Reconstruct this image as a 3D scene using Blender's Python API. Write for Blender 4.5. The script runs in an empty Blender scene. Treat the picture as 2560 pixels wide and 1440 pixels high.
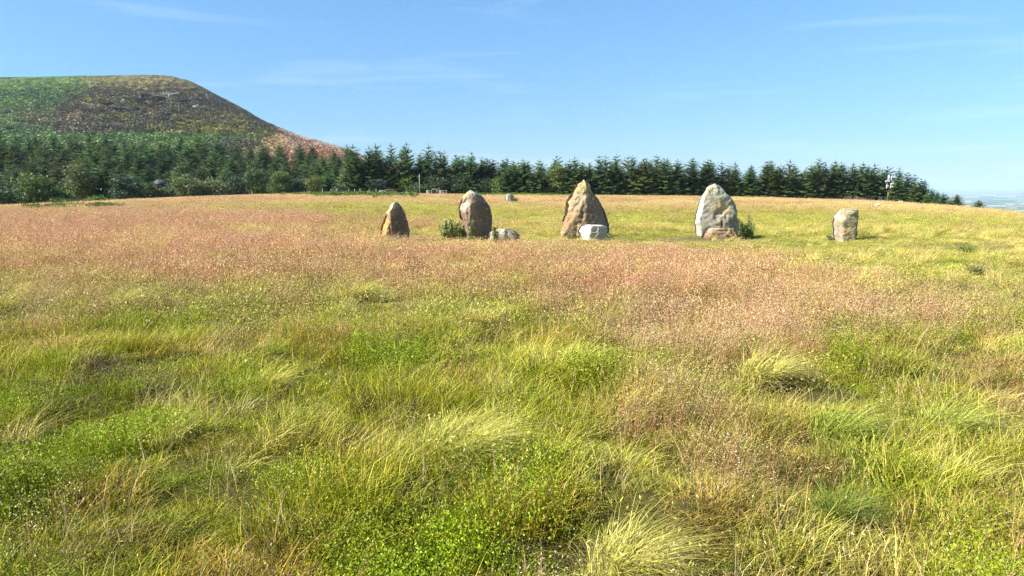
import bpy, math, random
import numpy as np
from mathutils import Vector

R = math.radians
rng = np.random.default_rng(7)
random.seed(7)
SC = bpy.context.scene
COL = SC.collection

# ------------------------------------------------------------------ camera
CAM_Z = 1.6
FPX = 1849.0                       # focal length in photo pixels (2560 wide)
HORIZON = 465.0
PITCH = math.atan((720 - HORIZON) / FPX)
cam_d = bpy.data.cameras.new('camera')
cam_d.sensor_width = 36.0
cam_d.lens = 36.0 * FPX / 2560.0
cam_d.clip_start = 0.05
cam_d.clip_end = 120000
cam = bpy.data.objects.new('camera', cam_d)
cam.location = (0, 0, CAM_Z)
cam.rotation_euler = (math.pi / 2 - PITCH, 0, 0)
COL.objects.link(cam)
SC.camera = cam

# ------------------------------------------------------------------ sun and sky
SUN_EL = R(40)
SUN_TO = Vector((-0.95, -0.30, 0)).normalized()          # horizontal direction towards the sun
sun_dir = Vector((SUN_TO.x * math.cos(SUN_EL), SUN_TO.y * math.cos(SUN_EL), math.sin(SUN_EL)))
sl = bpy.data.lights.new('sun', 'SUN')
sl.energy = 5.0
sl.angle = R(0.53)
sl.color = (1.0, 0.945, 0.86)
so = bpy.data.objects.new('sun', sl)
so.rotation_euler = sun_dir.to_track_quat('Z', 'Y').to_euler()
so.location = (-30, -12, 40)
COL.objects.link(so)

world = bpy.data.worlds.new('World')
SC.world = world
world.use_nodes = True
wn, wl = world.node_tree.nodes, world.node_tree.links
wn.clear()
w_out = wn.new('ShaderNodeOutputWorld')
w_bg = wn.new('ShaderNodeBackground')
w_bg.inputs['Strength'].default_value = 0.077
w_sky = wn.new('ShaderNodeTexSky')
w_sky.sky_type = 'NISHITA'
w_sky.sun_disc = False
w_sky.sun_elevation = SUN_EL
w_sky.sun_rotation = math.atan2(SUN_TO.x, SUN_TO.y)
w_sky.altitude = 300
w_sky.air_density = 1.0
w_sky.dust_density = 0.15
w_sky.ozone_density = 2.5
w_tint = wn.new('ShaderNodeMix'); w_tint.data_type = 'RGBA'; w_tint.blend_type = 'MULTIPLY'
w_tint.inputs['Factor'].default_value = 1.0
w_tint.inputs['B'].default_value = (0.72, 0.99, 1.14, 1)
wl.new(w_sky.outputs['Color'], w_tint.inputs['A'])
# thin high cirrus: streaks of stretched noise over the whole dome
w_tc = wn.new('ShaderNodeTexCoord')
w_map = wn.new('ShaderNodeMapping')
w_map.inputs['Scale'].default_value = (2.2, 2.2, 26.0)
w_map.inputs['Rotation'].default_value = (R(2.5), R(3.5), 0)
w_noise = wn.new('ShaderNodeTexNoise')
w_noise.inputs['Scale'].default_value = 1.6
w_noise.inputs['Detail'].default_value = 6
w_noise.inputs['Distortion'].default_value = 0.5
w_ramp = wn.new('ShaderNodeMapRange')
w_ramp.inputs['From Min'].default_value = 0.56
w_ramp.inputs['From Max'].default_value = 0.86
w_ramp.inputs['To Max'].default_value = 0.22
w_cl = wn.new('ShaderNodeMix'); w_cl.data_type = 'RGBA'
w_cl.inputs['B'].default_value = (7.2, 8.0, 8.8, 1)
wl.new(w_tc.outputs['Generated'], w_map.inputs['Vector'])
wl.new(w_map.outputs['Vector'], w_noise.inputs['Vector'])
wl.new(w_noise.outputs['Fac'], w_ramp.inputs['Value'])
wl.new(w_ramp.outputs['Result'], w_cl.inputs['Factor'])
# the air near the horizon is a little thicker and bluer than the model's
w_sep = wn.new('ShaderNodeSeparateXYZ'); w_el = wn.new('ShaderNodeMapRange'); w_el.interpolation_type = 'SMOOTHSTEP'
w_el.inputs['From Min'].default_value = -0.06; w_el.inputs['From Max'].default_value = 0.30
w_hz = wn.new('ShaderNodeMix'); w_hz.data_type = 'RGBA'; w_hz.inputs['A'].default_value = (0.58, 0.585, 0.74, 1); w_hz.inputs['B'].default_value = (1, 1, 1, 1)
w_mul = wn.new('ShaderNodeMix'); w_mul.data_type = 'RGBA'; w_mul.blend_type = 'MULTIPLY'; w_mul.inputs['Factor'].default_value = 1
wl.new(w_tc.outputs['Generated'], w_sep.inputs[0]); wl.new(w_sep.outputs['Z'], w_el.inputs['Value']); wl.new(w_el.outputs['Result'], w_hz.inputs['Factor'])
wl.new(w_tint.outputs['Result'], w_mul.inputs['A']); wl.new(w_hz.outputs['Result'], w_mul.inputs['B'])
wl.new(w_mul.outputs['Result'], w_cl.inputs['A'])
wl.new(w_cl.outputs['Result'], w_bg.inputs['Color'])
wl.new(w_bg.outputs['Background'], w_out.inputs['Surface'])

SC.view_settings.view_transform = 'Standard'
SC.view_settings.look = 'None'
SC.view_settings.exposure = 1.16
SC.view_settings.gamma = 1.0
SC.view_settings.use_curve_mapping = False
SC.render.engine = 'CYCLES'
SC.cycles.use_denoising = True
SC.cycles.denoiser = 'OPENIMAGEDENOISE'
SC.cycles.denoising_input_passes = 'RGB_ALBEDO_NORMAL'
SC.cycles.denoising_prefilter = 'NONE'
SC.render.filter_size = 1.25
SC.cycles.max_bounces = 6
SC.cycles.diffuse_bounces = 2
SC.cycles.transmission_bounces = 4
SC.cycles.transparent_max_bounces = 8
SC.cycles.volume_bounces = 2
SC.cycles.use_adaptive_sampling = True
SC.cycles.adaptive_threshold = 0.025
SC.cycles.adaptive_min_samples = 16

# ------------------------------------------------------------------ helpers: photo geometry
CP, SP = math.cos(PITCH), math.sin(PITCH)

def ray(px, py):
    px = np.asarray(px, float); py = np.asarray(py, float)
    dx = px - 1280.0
    v = 720.0 - py
    return dx, FPX * CP + v * SP, -FPX * SP + v * CP

def at(px, py, Y):
    """world point on the sight line of a photo pixel, Y metres ahead"""
    dx, dy, dz = ray(px, py)
    s = Y / dy
    return dx * s, Y + 0 * dx, CAM_Z + dz * s

def project(X, Y, Z):
    c = Z - CAM_Z
    depth = Y * CP - c * SP
    up = Y * SP + c * CP
    depth = np.maximum(depth, 0.05)
    return 1280 + FPX * X / depth, 720 - FPX * up / depth

# ------------------------------------------------------------------ helpers: noise
def _h(ix, iy, iz, seed):
    n = (ix.astype(np.int64) * 374761393 + iy.astype(np.int64) * 668265263 + iz.astype(np.int64) * 2147483647 + seed * 974711) & 0x7fffffff
    n = ((n ^ (n >> 13)) * 1274126177) & 0x7fffffff
    n = (n ^ (n >> 16)) & 0xffff
    return n / 65535.0

def vnoise(x, y, z=None, seed=0):
    x = np.asarray(x, float); y = np.asarray(y, float)
    z = np.zeros_like(x) if z is None else np.asarray(z, float)
    x, y, z = np.broadcast_arrays(x, y, z)
    ix, iy, iz = np.floor(x), np.floor(y), np.floor(z)
    fx, fy, fz = x - ix, y - iy, z - iz
    fx = fx * fx * (3 - 2 * fx); fy = fy * fy * (3 - 2 * fy); fz = fz * fz * (3 - 2 * fz)
    out = 0
    for a in (0, 1):
        wa = fx if a else 1 - fx
        for b in (0, 1):
            wb = fy if b else 1 - fy
            for c in (0, 1):
                wc = fz if c else 1 - fz
                out = out + wa * wb * wc * _h(ix + a, iy + b, iz + c, seed)
    return out

def fbm(x, y, z=None, seed=0, octv=4, gain=0.5):
    s = 0; a = 1.0; t = 0; f = 1.0
    for k in range(octv):
        s = s + a * vnoise(np.asarray(x) * f, np.asarray(y) * f, None if z is None else np.asarray(z) * f, seed + k * 17)
        t += a; a *= gain; f *= 2.03
    return s / t

def sstep(a, b, x):
    t = np.clip((np.asarray(x, float) - a) / (b - a), 0, 1)
    return t * t * (3 - 2 * t)

def gsum(x, y, lst):
    s = 0
    for cx, cy, sx, sy, w in lst:
        s = s + w * np.exp(-0.5 * (((x - cx) / sx) ** 2 + ((y - cy) / sy) ** 2))
    return s

def mixc(a, b, t):
    t = np.asarray(t)[..., None]
    return np.asarray(a) * (1 - t) + np.asarray(b) * t

# ------------------------------------------------------------------ helpers: meshes
def mk_mesh(name, V, tris=None, quads=None, col=None, smooth=False, mat=None):
    V = np.asarray(V, np.float32)
    loops = []; starts = []; totals = []; off = 0
    if quads is not None and len(quads):
        q = np.asarray(quads, np.int32); loops.append(q.ravel()); starts.append(off + 4 * np.arange(len(q))); off += q.size
        totals.append(np.full(len(q), 4))
    if tris is not None and len(tris):
        t = np.asarray(tris, np.int32); loops.append(t.ravel()); starts.append(off + 3 * np.arange(len(t))); off += t.size
        totals.append(np.full(len(t), 3))
    m = bpy.data.meshes.new(name)
    m.vertices.add(len(V)); m.vertices.foreach_set('co', V.ravel())
    if loops:
        L = np.concatenate(loops).astype(np.int32); S = np.concatenate(starts).astype(np.int32)
        m.loops.add(len(L)); m.loops.foreach_set('vertex_index', L)
        m.polygons.add(len(S)); m.polygons.foreach_set('loop_start', S)
        m.polygons.foreach_set('loop_total', np.concatenate(totals).astype(np.int32))
        if smooth:
            m.polygons.foreach_set('use_smooth', np.ones(len(S), bool))
    if col is not None:
        a = m.color_attributes.new('Col', 'FLOAT_COLOR', 'POINT')
        c = np.ones((len(V), 4), np.float32); c[:, :3] = col
        a.data.foreach_set('color', c.ravel())
    m.update(calc_edges=True); m.validate()
    if mat: m.materials.append(mat)
    return m

def obj(name, mesh, parent=None, loc=None, rot=None):
    o = bpy.data.objects.new(name, mesh)
    COL.objects.link(o)
    if parent: o.parent = parent
    if loc is not None: o.location = loc
    if rot is not None: o.rotation_euler = rot
    return o

def tag(o, label=None, cat=None, group=None, kind=None):
    if label: o['label'] = label
    if cat: o['category'] = cat
    if group: o['group'] = group
    if kind: o['kind'] = kind
    return o

class MB:
    """collects boxes, tubes and lathes into one mesh"""
    def __init__(s): s.V = []; s.Q = []; s.T = []; s.n = 0
    def add(s, v, q=(), t=()):
        v = [tuple(p) for p in v]
        s.V += v; s.Q += [[i + s.n for i in f] for f in q]; s.T += [[i + s.n for i in f] for f in t]; s.n += len(v); return s
    def box(s, c, d, rz=0.0, ry=0.0, bev=0.0):
        hx, hy, hz = d[0] / 2, d[1] / 2, d[2] / 2
        b = bev or min(d) * 0.08
        pts = []
        for sz in (-1, 1):
            for k in (0, 1):      # two rings per end: inset cap and shoulder
                ins = b if (k == 0) == (sz < 0) else 0
                zz = sz * hz - (0 if ins else sz * b)
                for x, y in ((-1, -1), (1, -1), (1, 1), (-1, 1)):
                    pts.append((x * (hx - ins), y * (hy - ins), zz))
        cr, sr = math.cos(rz), math.sin(rz); cy_, sy_ = math.cos(ry), math.sin(ry)
        out = []
        for x, y, z in pts:
            x, z = x * cy_ + z * sy_, -x * sy_ + z * cy_
            out.append((c[0] + x * cr - y * sr, c[1] + x * sr + y * cr, c[2] + z))
        q = [[3, 2, 1, 0], [12, 13, 14, 15]]
        for r in range(3):
            for i in range(4):
                j = (i + 1) % 4
                q.append([r * 4 + i, r * 4 + j, r * 4 + 4 + j, r * 4 + 4 + i])
        return s.add(out, q)
    def tube(s, pts, rad, n=8, cap=True):
        pts = [Vector(p) for p in pts]
        if not hasattr(rad, '__len__'): rad = [rad] * len(pts)
        vs = []; q = []
        for i, p in enumerate(pts):
            d = (pts[min(i + 1, len(pts) - 1)] - pts[max(i - 1, 0)]).normalized()
            ref = Vector((0, 0, 1)) if abs(d.z) < 0.9 else Vector((1, 0, 0))
            a = d.cross(ref).normalized(); b = d.cross(a)
            for k in range(n):
                t = 2 * math.pi * k / n
                vs.append(p + (a * math.cos(t) + b * math.sin(t)) * rad[i])
        for i in range(len(pts) - 1):
            for k in range(n):
                k2 = (k + 1) % n
                q.append([i * n + k, i * n + k2, (i + 1) * n + k2, (i + 1) * n + k])
        t = []
        if cap:
            vs += [pts[0], pts[-1]]; c0 = len(pts) * n
            for k in range(n):
                k2 = (k + 1) % n
                t.append([c0, k2, k]); t.append([c0 + 1, (len(pts) - 1) * n + k, (len(pts) - 1) * n + k2])
        return s.add(vs, q, t)
    def mesh(s, name, mat=None, smooth=False):
        return mk_mesh(name, np.array(s.V, float), tris=s.T, quads=s.Q, smooth=smooth, mat=mat)

# ------------------------------------------------------------------ materials
def new_mat(name):
    m = bpy.data.materials.new(name); m.use_nodes = True
    nt = m.node_tree; nt.nodes.clear()
    return m, nt.nodes, nt.links

def plain_mat(name, color, rough=0.8, var=0.25, scale=6.0, metallic=0.0, spec=0.3, bump=0.0, stretch=(1, 1, 1)):
    m, n, l = new_mat(name)
    out = n.new('ShaderNodeOutputMaterial'); p = n.new('ShaderNodeBsdfPrincipled')
    tc = n.new('ShaderNodeTexCoord'); mp = n.new('ShaderNodeMapping'); mp.inputs['Scale'].default_value = stretch
    nz = n.new('ShaderNodeTexNoise'); nz.inputs['Scale'].default_value = scale; nz.inputs['Detail'].default_value = 6
    mr = n.new('ShaderNodeMapRange'); mr.inputs['From Min'].default_value = 0.25; mr.inputs['From Max'].default_value = 0.75
    mr.inputs['To Min'].default_value = 1 - var; mr.inputs['To Max'].default_value = 1 + var
    mx = n.new('ShaderNodeMix'); mx.data_type = 'RGBA'; mx.blend_type = 'MULTIPLY'; mx.inputs['Factor'].default_value = 1
    mx.inputs['A'].default_value = (*color, 1)
    l.new(tc.outputs['Object'], mp.inputs['Vector']); l.new(mp.outputs['Vector'], nz.inputs['Vector'])
    l.new(nz.outputs['Fac'], mr.inputs['Value']); l.new(mr.outputs['Result'], mx.inputs['B'])
    l.new(mx.outputs['Result'], p.inputs['Base Color'])
    p.inputs['Roughness'].default_value = rough; p.inputs['Metallic'].default_value = metallic
    p.inputs['Specular IOR Level'].default_value = spec
    if bump:
        b = n.new('ShaderNodeBump'); b.inputs['Strength'].default_value = bump; b.inputs['Distance'].default_value = 0.02
        l.new(nz.outputs['Fac'], b.inputs['Height']); l.new(b.outputs['Normal'], p.inputs['Normal'])
    l.new(p.outputs['BSDF'], out.inputs['Surface'])
    return m

def veg_mat(name, inst=False, objrand=0.0, transl=0.35, rough=0.6, spec=0.2, mul=(1, 1, 1)):
    """foliage: vertex colour, times an instance tint or a per-object change, partly translucent"""
    m, n, l = new_mat(name)
    out = n.new('ShaderNodeOutputMaterial'); p = n.new('ShaderNodeBsdfPrincipled'); tr = n.new('ShaderNodeBsdfTranslucent'); ms = n.new('ShaderNodeMixShader')
    a = n.new('ShaderNodeAttribute'); a.attribute_name = 'Col'
    c = a.outputs['Color']
    mx0 = n.new('ShaderNodeMix'); mx0.data_type = 'RGBA'; mx0.blend_type = 'MULTIPLY'; mx0.inputs['Factor'].default_value = 1
    mx0.inputs['B'].default_value = (*mul, 1); l.new(c, mx0.inputs['A']); c = mx0.outputs['Result']
    if inst:
        b = n.new('ShaderNodeAttribute'); b.attribute_name = 'tint'; b.attribute_type = 'INSTANCER'
        mx = n.new('ShaderNodeMix'); mx.data_type = 'RGBA'; mx.blend_type = 'MULTIPLY'; mx.inputs['Factor'].default_value = 1
        l.new(c, mx.inputs['A']); l.new(b.outputs['Color'], mx.inputs['B']); c = mx.outputs['Result']
    if objrand:
        oi = n.new('ShaderNodeObjectInfo'); hs = n.new('ShaderNodeHueSaturation')
        r1 = n.new('ShaderNodeMapRange'); r1.inputs['To Min'].default_value = 1 - objrand; r1.inputs['To Max'].default_value = 1 + objrand
        r2 = n.new('ShaderNodeMapRange'); r2.inputs['To Min'].default_value = 0.5 - 0.05 * objrand; r2.inputs['To Max'].default_value = 0.5 + 0.06 * objrand
        mm = n.new('ShaderNodeMath'); mm.operation = 'MULTIPLY'; mm.inputs[1].default_value = 7.31
        fr = n.new('ShaderNodeMath'); fr.operation = 'FRACT'
        l.new(oi.outputs['Random'], r1.inputs['Value']); l.new(oi.outputs['Random'], mm.inputs[0]); l.new(mm.outputs[0], fr.inputs[0]); l.new(fr.outputs[0], r2.inputs['Value'])
        l.new(r1.outputs['Result'], hs.inputs['Value']); l.new(r2.outputs['Result'], hs.inputs['Hue']); l.new(c, hs.inputs['Color']); c = hs.outputs['Color']
    l.new(c, p.inputs['Base Color']); l.new(c, tr.inputs['Color'])
    p.inputs['Roughness'].default_value = rough; p.inputs['Specular IOR Level'].default_value = spec
    ms.inputs['Fac'].default_value = transl
    l.new(p.outputs['BSDF'], ms.inputs[1]); l.new(tr.outputs['BSDF'], ms.inputs[2]); l.new(ms.outputs['Shader'], out.inputs['Surface'])
    return m

def terrain_mat(name, scales, amt=0.35, bump=0.5, bdist=0.05):
    """vertex colour broken up by noise at several sizes"""
    m, n, l = new_mat(name)
    out = n.new('ShaderNodeOutputMaterial'); p = n.new('ShaderNodeBsdfPrincipled')
    a = n.new('ShaderNodeAttribute'); a.attribute_name = 'Col'; c = a.outputs['Color']
    g = n.new('ShaderNodeNewGeometry'); last = None
    for s in scales:
        nz = n.new('ShaderNodeTexNoise'); nz.inputs['Scale'].default_value = s; nz.inputs['Detail'].default_value = 5; nz.inputs['Roughness'].default_value = 0.65
        mr = n.new('ShaderNodeMapRange'); mr.inputs['From Min'].default_value = 0.3; mr.inputs['From Max'].default_value = 0.7
        mr.inputs['To Min'].default_value = 1 - amt; mr.inputs['To Max'].default_value = 1 + amt
        mx = n.new('ShaderNodeMix'); mx.data_type = 'RGBA'; mx.blend_type = 'MULTIPLY'; mx.inputs['Factor'].default_value = 1
        l.new(g.outputs['Position'], nz.inputs['Vector']); l.new(nz.outputs['Fac'], mr.inputs['Value'])
        l.new(c, mx.inputs['A']); l.new(mr.outputs['Result'], mx.inputs['B']); c = mx.outputs['Result']; last = nz
    l.new(c, p.inputs['Base Color']); p.inputs['Roughness'].default_value = 0.95; p.inputs['Specular IOR Level'].default_value = 0.05
    b = n.new('ShaderNodeBump'); b.inputs['Strength'].default_value = bump; b.inputs['Distance'].default_value = bdist
    l.new(last.outputs['Fac'], b.inputs['Height']); l.new(b.outputs['Normal'], p.inputs['Normal'])
    l.new(p.outputs['BSDF'], out.inputs['Surface'])
    return m

# ------------------------------------------------------------------ the moor: height and vegetation zones
CR_PX = [-900, -100, 0, 150, 300, 500, 700, 850, 1000, 1200, 1400, 1700, 1900, 2100, 2200, 2300, 2400, 2500, 2560, 2700, 3400]
CR_PY = [560, 524, 520, 513, 505, 495, 488, 485, 486, 489, 491, 493, 497, 505, 511, 518, 526, 535, 541, 553, 620]
CR_Y = [75, 106, 110, 120, 130, 150, 168, 178, 182, 185, 186, 187, 189, 190, 190, 172, 152, 132, 120, 100, 60]
BEHIND_U = [0, 15, 40, 100, 190, 300, 700]
BH_LEFT = [0, -2.2, -3.0, 0.8, 10, 6, -60]
BH_MID = [0, -0.5, -1.6, -6, -20, -45, -180]
BH_RIGHT = [0, -1.2, -6.5, -28, -75, -130, -230]

def ground_z(X, Y):
    X = np.asarray(X, float); Y = np.asarray(Y, float)
    Ys = np.maximum(Y, 0.5)
    px = 1280 + FPX * (X / Ys) / CP
    yc = np.interp(px, CR_PX, CR_Y)
    ep = np.interp(px, CR_PX, CR_PY)
    _, dy, dz = ray(px, ep)
    zc = CAM_Z + dz / dy * yc
    t = np.clip(Y, 0, None) / yc
    z = zc * np.minimum(t, 1) ** 2
    u = np.maximum(Y - yc, 0)
    wlft = 1 - sstep(820, 1200, px)
    wrgt = sstep(2150, 2420, px)
    dzb = np.interp(u, BEHIND_U, BH_LEFT) * wlft + (1 - wlft) * (np.interp(u, BEHIND_U, BH_MID) * (1 - wrgt) + np.interp(u, BEHIND_U, BH_RIGHT) * wrgt)
    z = z + dzb
    near = (1 - sstep(25, 60, Y))
    z = z + (fbm(X * 1.1, Y * 1.1, seed=5, octv=3) - 0.5) * 0.26 * near * sstep(2.0, 4.0, np.abs(Y) + 0.5)
    z = z + (fbm(X * 2.9 + 5, Y * 2.9, seed=15, octv=2) - 0.5) * 0.15 * (1 - sstep(10, 20, Y)) * sstep(2.0, 4.0, np.abs(Y) + 0.5)
    z = z + (fbm(X * 0.07, Y * 0.07, seed=9, octv=2) - 0.5) * 0.35 * sstep(12, 40, Y) * (1 - sstep(0.75, 1.0, t))
    return z

def on_ground(px, py):
    """first hit of a photo pixel's sight line with the moor"""
    dx, dy, dz = [float(v) for v in ray(px, py)]
    Ys = np.concatenate([np.linspace(1.5, 40, 2000), np.linspace(40, 240, 3000)])
    gz = ground_z(dx / dy * Ys, Ys); rz = CAM_Z + dz / dy * Ys
    hit = np.nonzero(rz <= gz)[0]
    Y = Ys[hit[0]] if len(hit) else 190.0
    X = dx / dy * Y
    return X, Y, float(ground_z(X, Y))

def zones(X, Y):
    """shares of pink hair grass, pale straw, lawn and green sward over the moor"""
    Z = ground_z(X, Y)
    x, y = project(X, Y, Z)
    n1 = fbm(X * 0.55, Y * 0.55, seed=21, octv=4); n2 = fbm(X * 0.09, Y * 0.045, seed=33, octv=4); n3 = fbm(X * 1.7, Y * 1.7, seed=41, octv=3)
    n4 = fbm(X * 0.02, Y * 0.06, seed=52, octv=3)
    far = 1 - sstep(520, 620, y)
    pink = gsum(x, y, [(300, 640, 520, 48, 1.1), (150, 580, 500, 35, 0.8), (1150, 640, 330, 30, .6), (1900, 735, 420, 75, 0.9), (2150, 800, 260, 60, 0.7), (1650, 700, 300, 50, .6),
                       (1850, 1000, 330, 120, .75), (1900, 1180, 200, 110, .55), (2250, 830, 180, 60, .5), (600, 720, 300, 30, .35), (1500, 640, 250, 22, .35),
                       (450, 905, 220, 40, .35), (150, 1000, 150, 50, .3), (1350, 1080, 160, 90, .3), (1650, 850, 300, 80, .45), (2350, 1000, 200, 100, .3)])
    pink = pink + far * (0.30 + 1.5 * (n4 - 0.45)) + gsum(x, y, [(400, 545, 600, 16, .5), (1600, 505, 700, 7, .4), (1100, 505, 400, 10, .45), (2300, 530, 300, 10, .35), (500, 500, 300, 8, .4)])
    lawn = gsum(x, y, [(950, 527, 200, 11, 1.6), (1150, 545, 170, 10, 1.0), (1600, 590, 500, 14, .9), (2300, 570, 300, 18, 1.0), (2300, 640, 260, 40, .9), (2450, 740, 200, 60, .7), (1650, 545, 250, 14, .9),
                       (1750, 612, 250, 9, .5), (450, 520, 160, 5, .4), (2050, 545, 250, 10, .8), (1950, 640, 200, 25, .35)])
    green = sstep(690, 860, y + 90 * (n1 - 0.5)) * (0.55 + 0.55 * (1 - sstep(1250, 1900, x))) + gsum(x, y, [(2400, 1000, 200, 200, .3), (2150, 1250, 300, 120, .3)])
    straw = 0.25 + 0.8 * sstep(0.48, 0.68, n2) * (1 - 0.5 * sstep(800, 1000, y)) + gsum(x, y, [(700, 610, 500, 10, .5), (1000, 620, 250, 15, .5), (1200, 585, 100, 20, .4), (650, 545, 500, 6, .3), (1600, 520, 500, 6, .5)])
    pink = np.clip(pink * .68 - .05 + 2.2 * (n1 - 0.5) + 1.2 * (n3 - .5), 0, 1.2)
    lawn = np.clip(lawn * (0.6 + 0.9 * n1), 0, 1)
    return x, y, pink, lawn, np.clip(green, 0, 1.2), np.clip(straw, 0, 1.2), n1, n2, n3

C_PINK = np.array([0.55, 0.325, 0.18]); C_STRAW = np.array([0.60, 0.48, 0.19]); C_LAWN = np.array([0.35, 0.36, 0.06]); C_GREEN = np.array([0.205, 0.255, 0.008])
C_OLIVE = np.array([0.22, 0.21, 0.035]); C_SOIL = np.array([0.045, 0.034, 0.015])

def sward_col(X, Y):
    x, y, pink, lawn, green, straw, n1, n2, n3 = zones(X, Y)
    c = mixc(np.broadcast_to(C_OLIVE, X.shape + (3,)), C_STRAW, np.clip(straw * 0.8, 0, 1))
    c = mixc(c, C_PINK, np.clip(pink * 0.85, 0, 1))
    c = mixc(c, C_STRAW, .7 * (1 - .65 * np.clip(pink, 0, 1)) * sstep(.50, .64, fbm(X * .22, Y * .10 + 60, seed=63, octv=4)))
    c = mixc(c, C_LAWN, np.clip(lawn * 0.85, 0, 1))
    c = mixc(c, C_GREEN, np.clip(green * 0.8, 0, 1))
    return c

def make_ground():
    px = np.concatenate([np.linspace(-2600, -300, 40), np.linspace(-280, 2840, 400), np.linspace(2900, 5200, 40)])
    a = (px - 1280) / FPX * CP
    Ya = np.concatenate([[-60, -20, -5, 0.3], np.geomspace(1.0, 40, 260), np.linspace(40.5, 240, 240), np.linspace(243, 420, 60), np.linspace(440, 800, 25)])
    A, YY = np.meshgrid(a, Ya)
    X = A * np.where(YY > 1.0, YY, 1.0 + 0 * YY)
    back = YY < 1.0
    X = np.where(back, A * 45, X)
    # widen the strip close to the camera so the sheet also lies beside it
    wide = 1 + 8 * (1 - sstep(1.0, 10.0, YY)) * sstep(0.75, 1.6, np.abs(A))
    X = np.where(back, X, X * wide)
    Z = ground_z(X, YY)
    Z = np.where(back, 0.0, Z)
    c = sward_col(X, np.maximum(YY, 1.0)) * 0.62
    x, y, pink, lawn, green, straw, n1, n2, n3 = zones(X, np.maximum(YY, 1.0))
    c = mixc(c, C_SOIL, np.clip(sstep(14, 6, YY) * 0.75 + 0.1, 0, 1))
    soil = gsum(x, y, [(1720, 598, 60, 4, .9), (1540, 601, 25, 3, .9), (1800, 601, 60, 3, .6), (1660, 601, 40, 2.5, .6)])
    c = mixc(c, [0.15, 0.11, 0.07], np.clip(soil, 0, .8))
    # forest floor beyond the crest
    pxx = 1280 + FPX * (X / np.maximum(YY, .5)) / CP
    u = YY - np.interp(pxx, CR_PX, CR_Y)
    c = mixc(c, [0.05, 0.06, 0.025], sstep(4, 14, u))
    r, k = A.shape
    idx = np.arange(r * k).reshape(r, k)
    q = np.stack([idx[:-1, :-1], idx[:-1, 1:], idx[1:, 1:], idx[1:, :-1]], -1).reshape(-1, 4)
    V = np.stack([X, YY, Z], -1).reshape(-1, 3)
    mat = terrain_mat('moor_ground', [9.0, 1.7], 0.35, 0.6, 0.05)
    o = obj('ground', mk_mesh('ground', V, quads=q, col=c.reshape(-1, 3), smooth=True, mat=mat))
    tag(o, 'open moorland ground sloping away under the grass', 'ground', kind='structure')
make_ground()

# ------------------------------------------------------------------ the hill
HR_PX = [-1400, -900, -400, 0, 100, 200, 300, 380, 430, 480, 540, 600, 650, 700, 760, 820, 870, 950, 1050, 1200, 1400, 1700, 2000]
HR_PY = [260, 225, 200, 193, 192, 189.5, 188, 187, 190, 204, 235, 267, 296, 319, 341, 358, 374, 408, 440, 462, 470, 474, 480]

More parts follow.
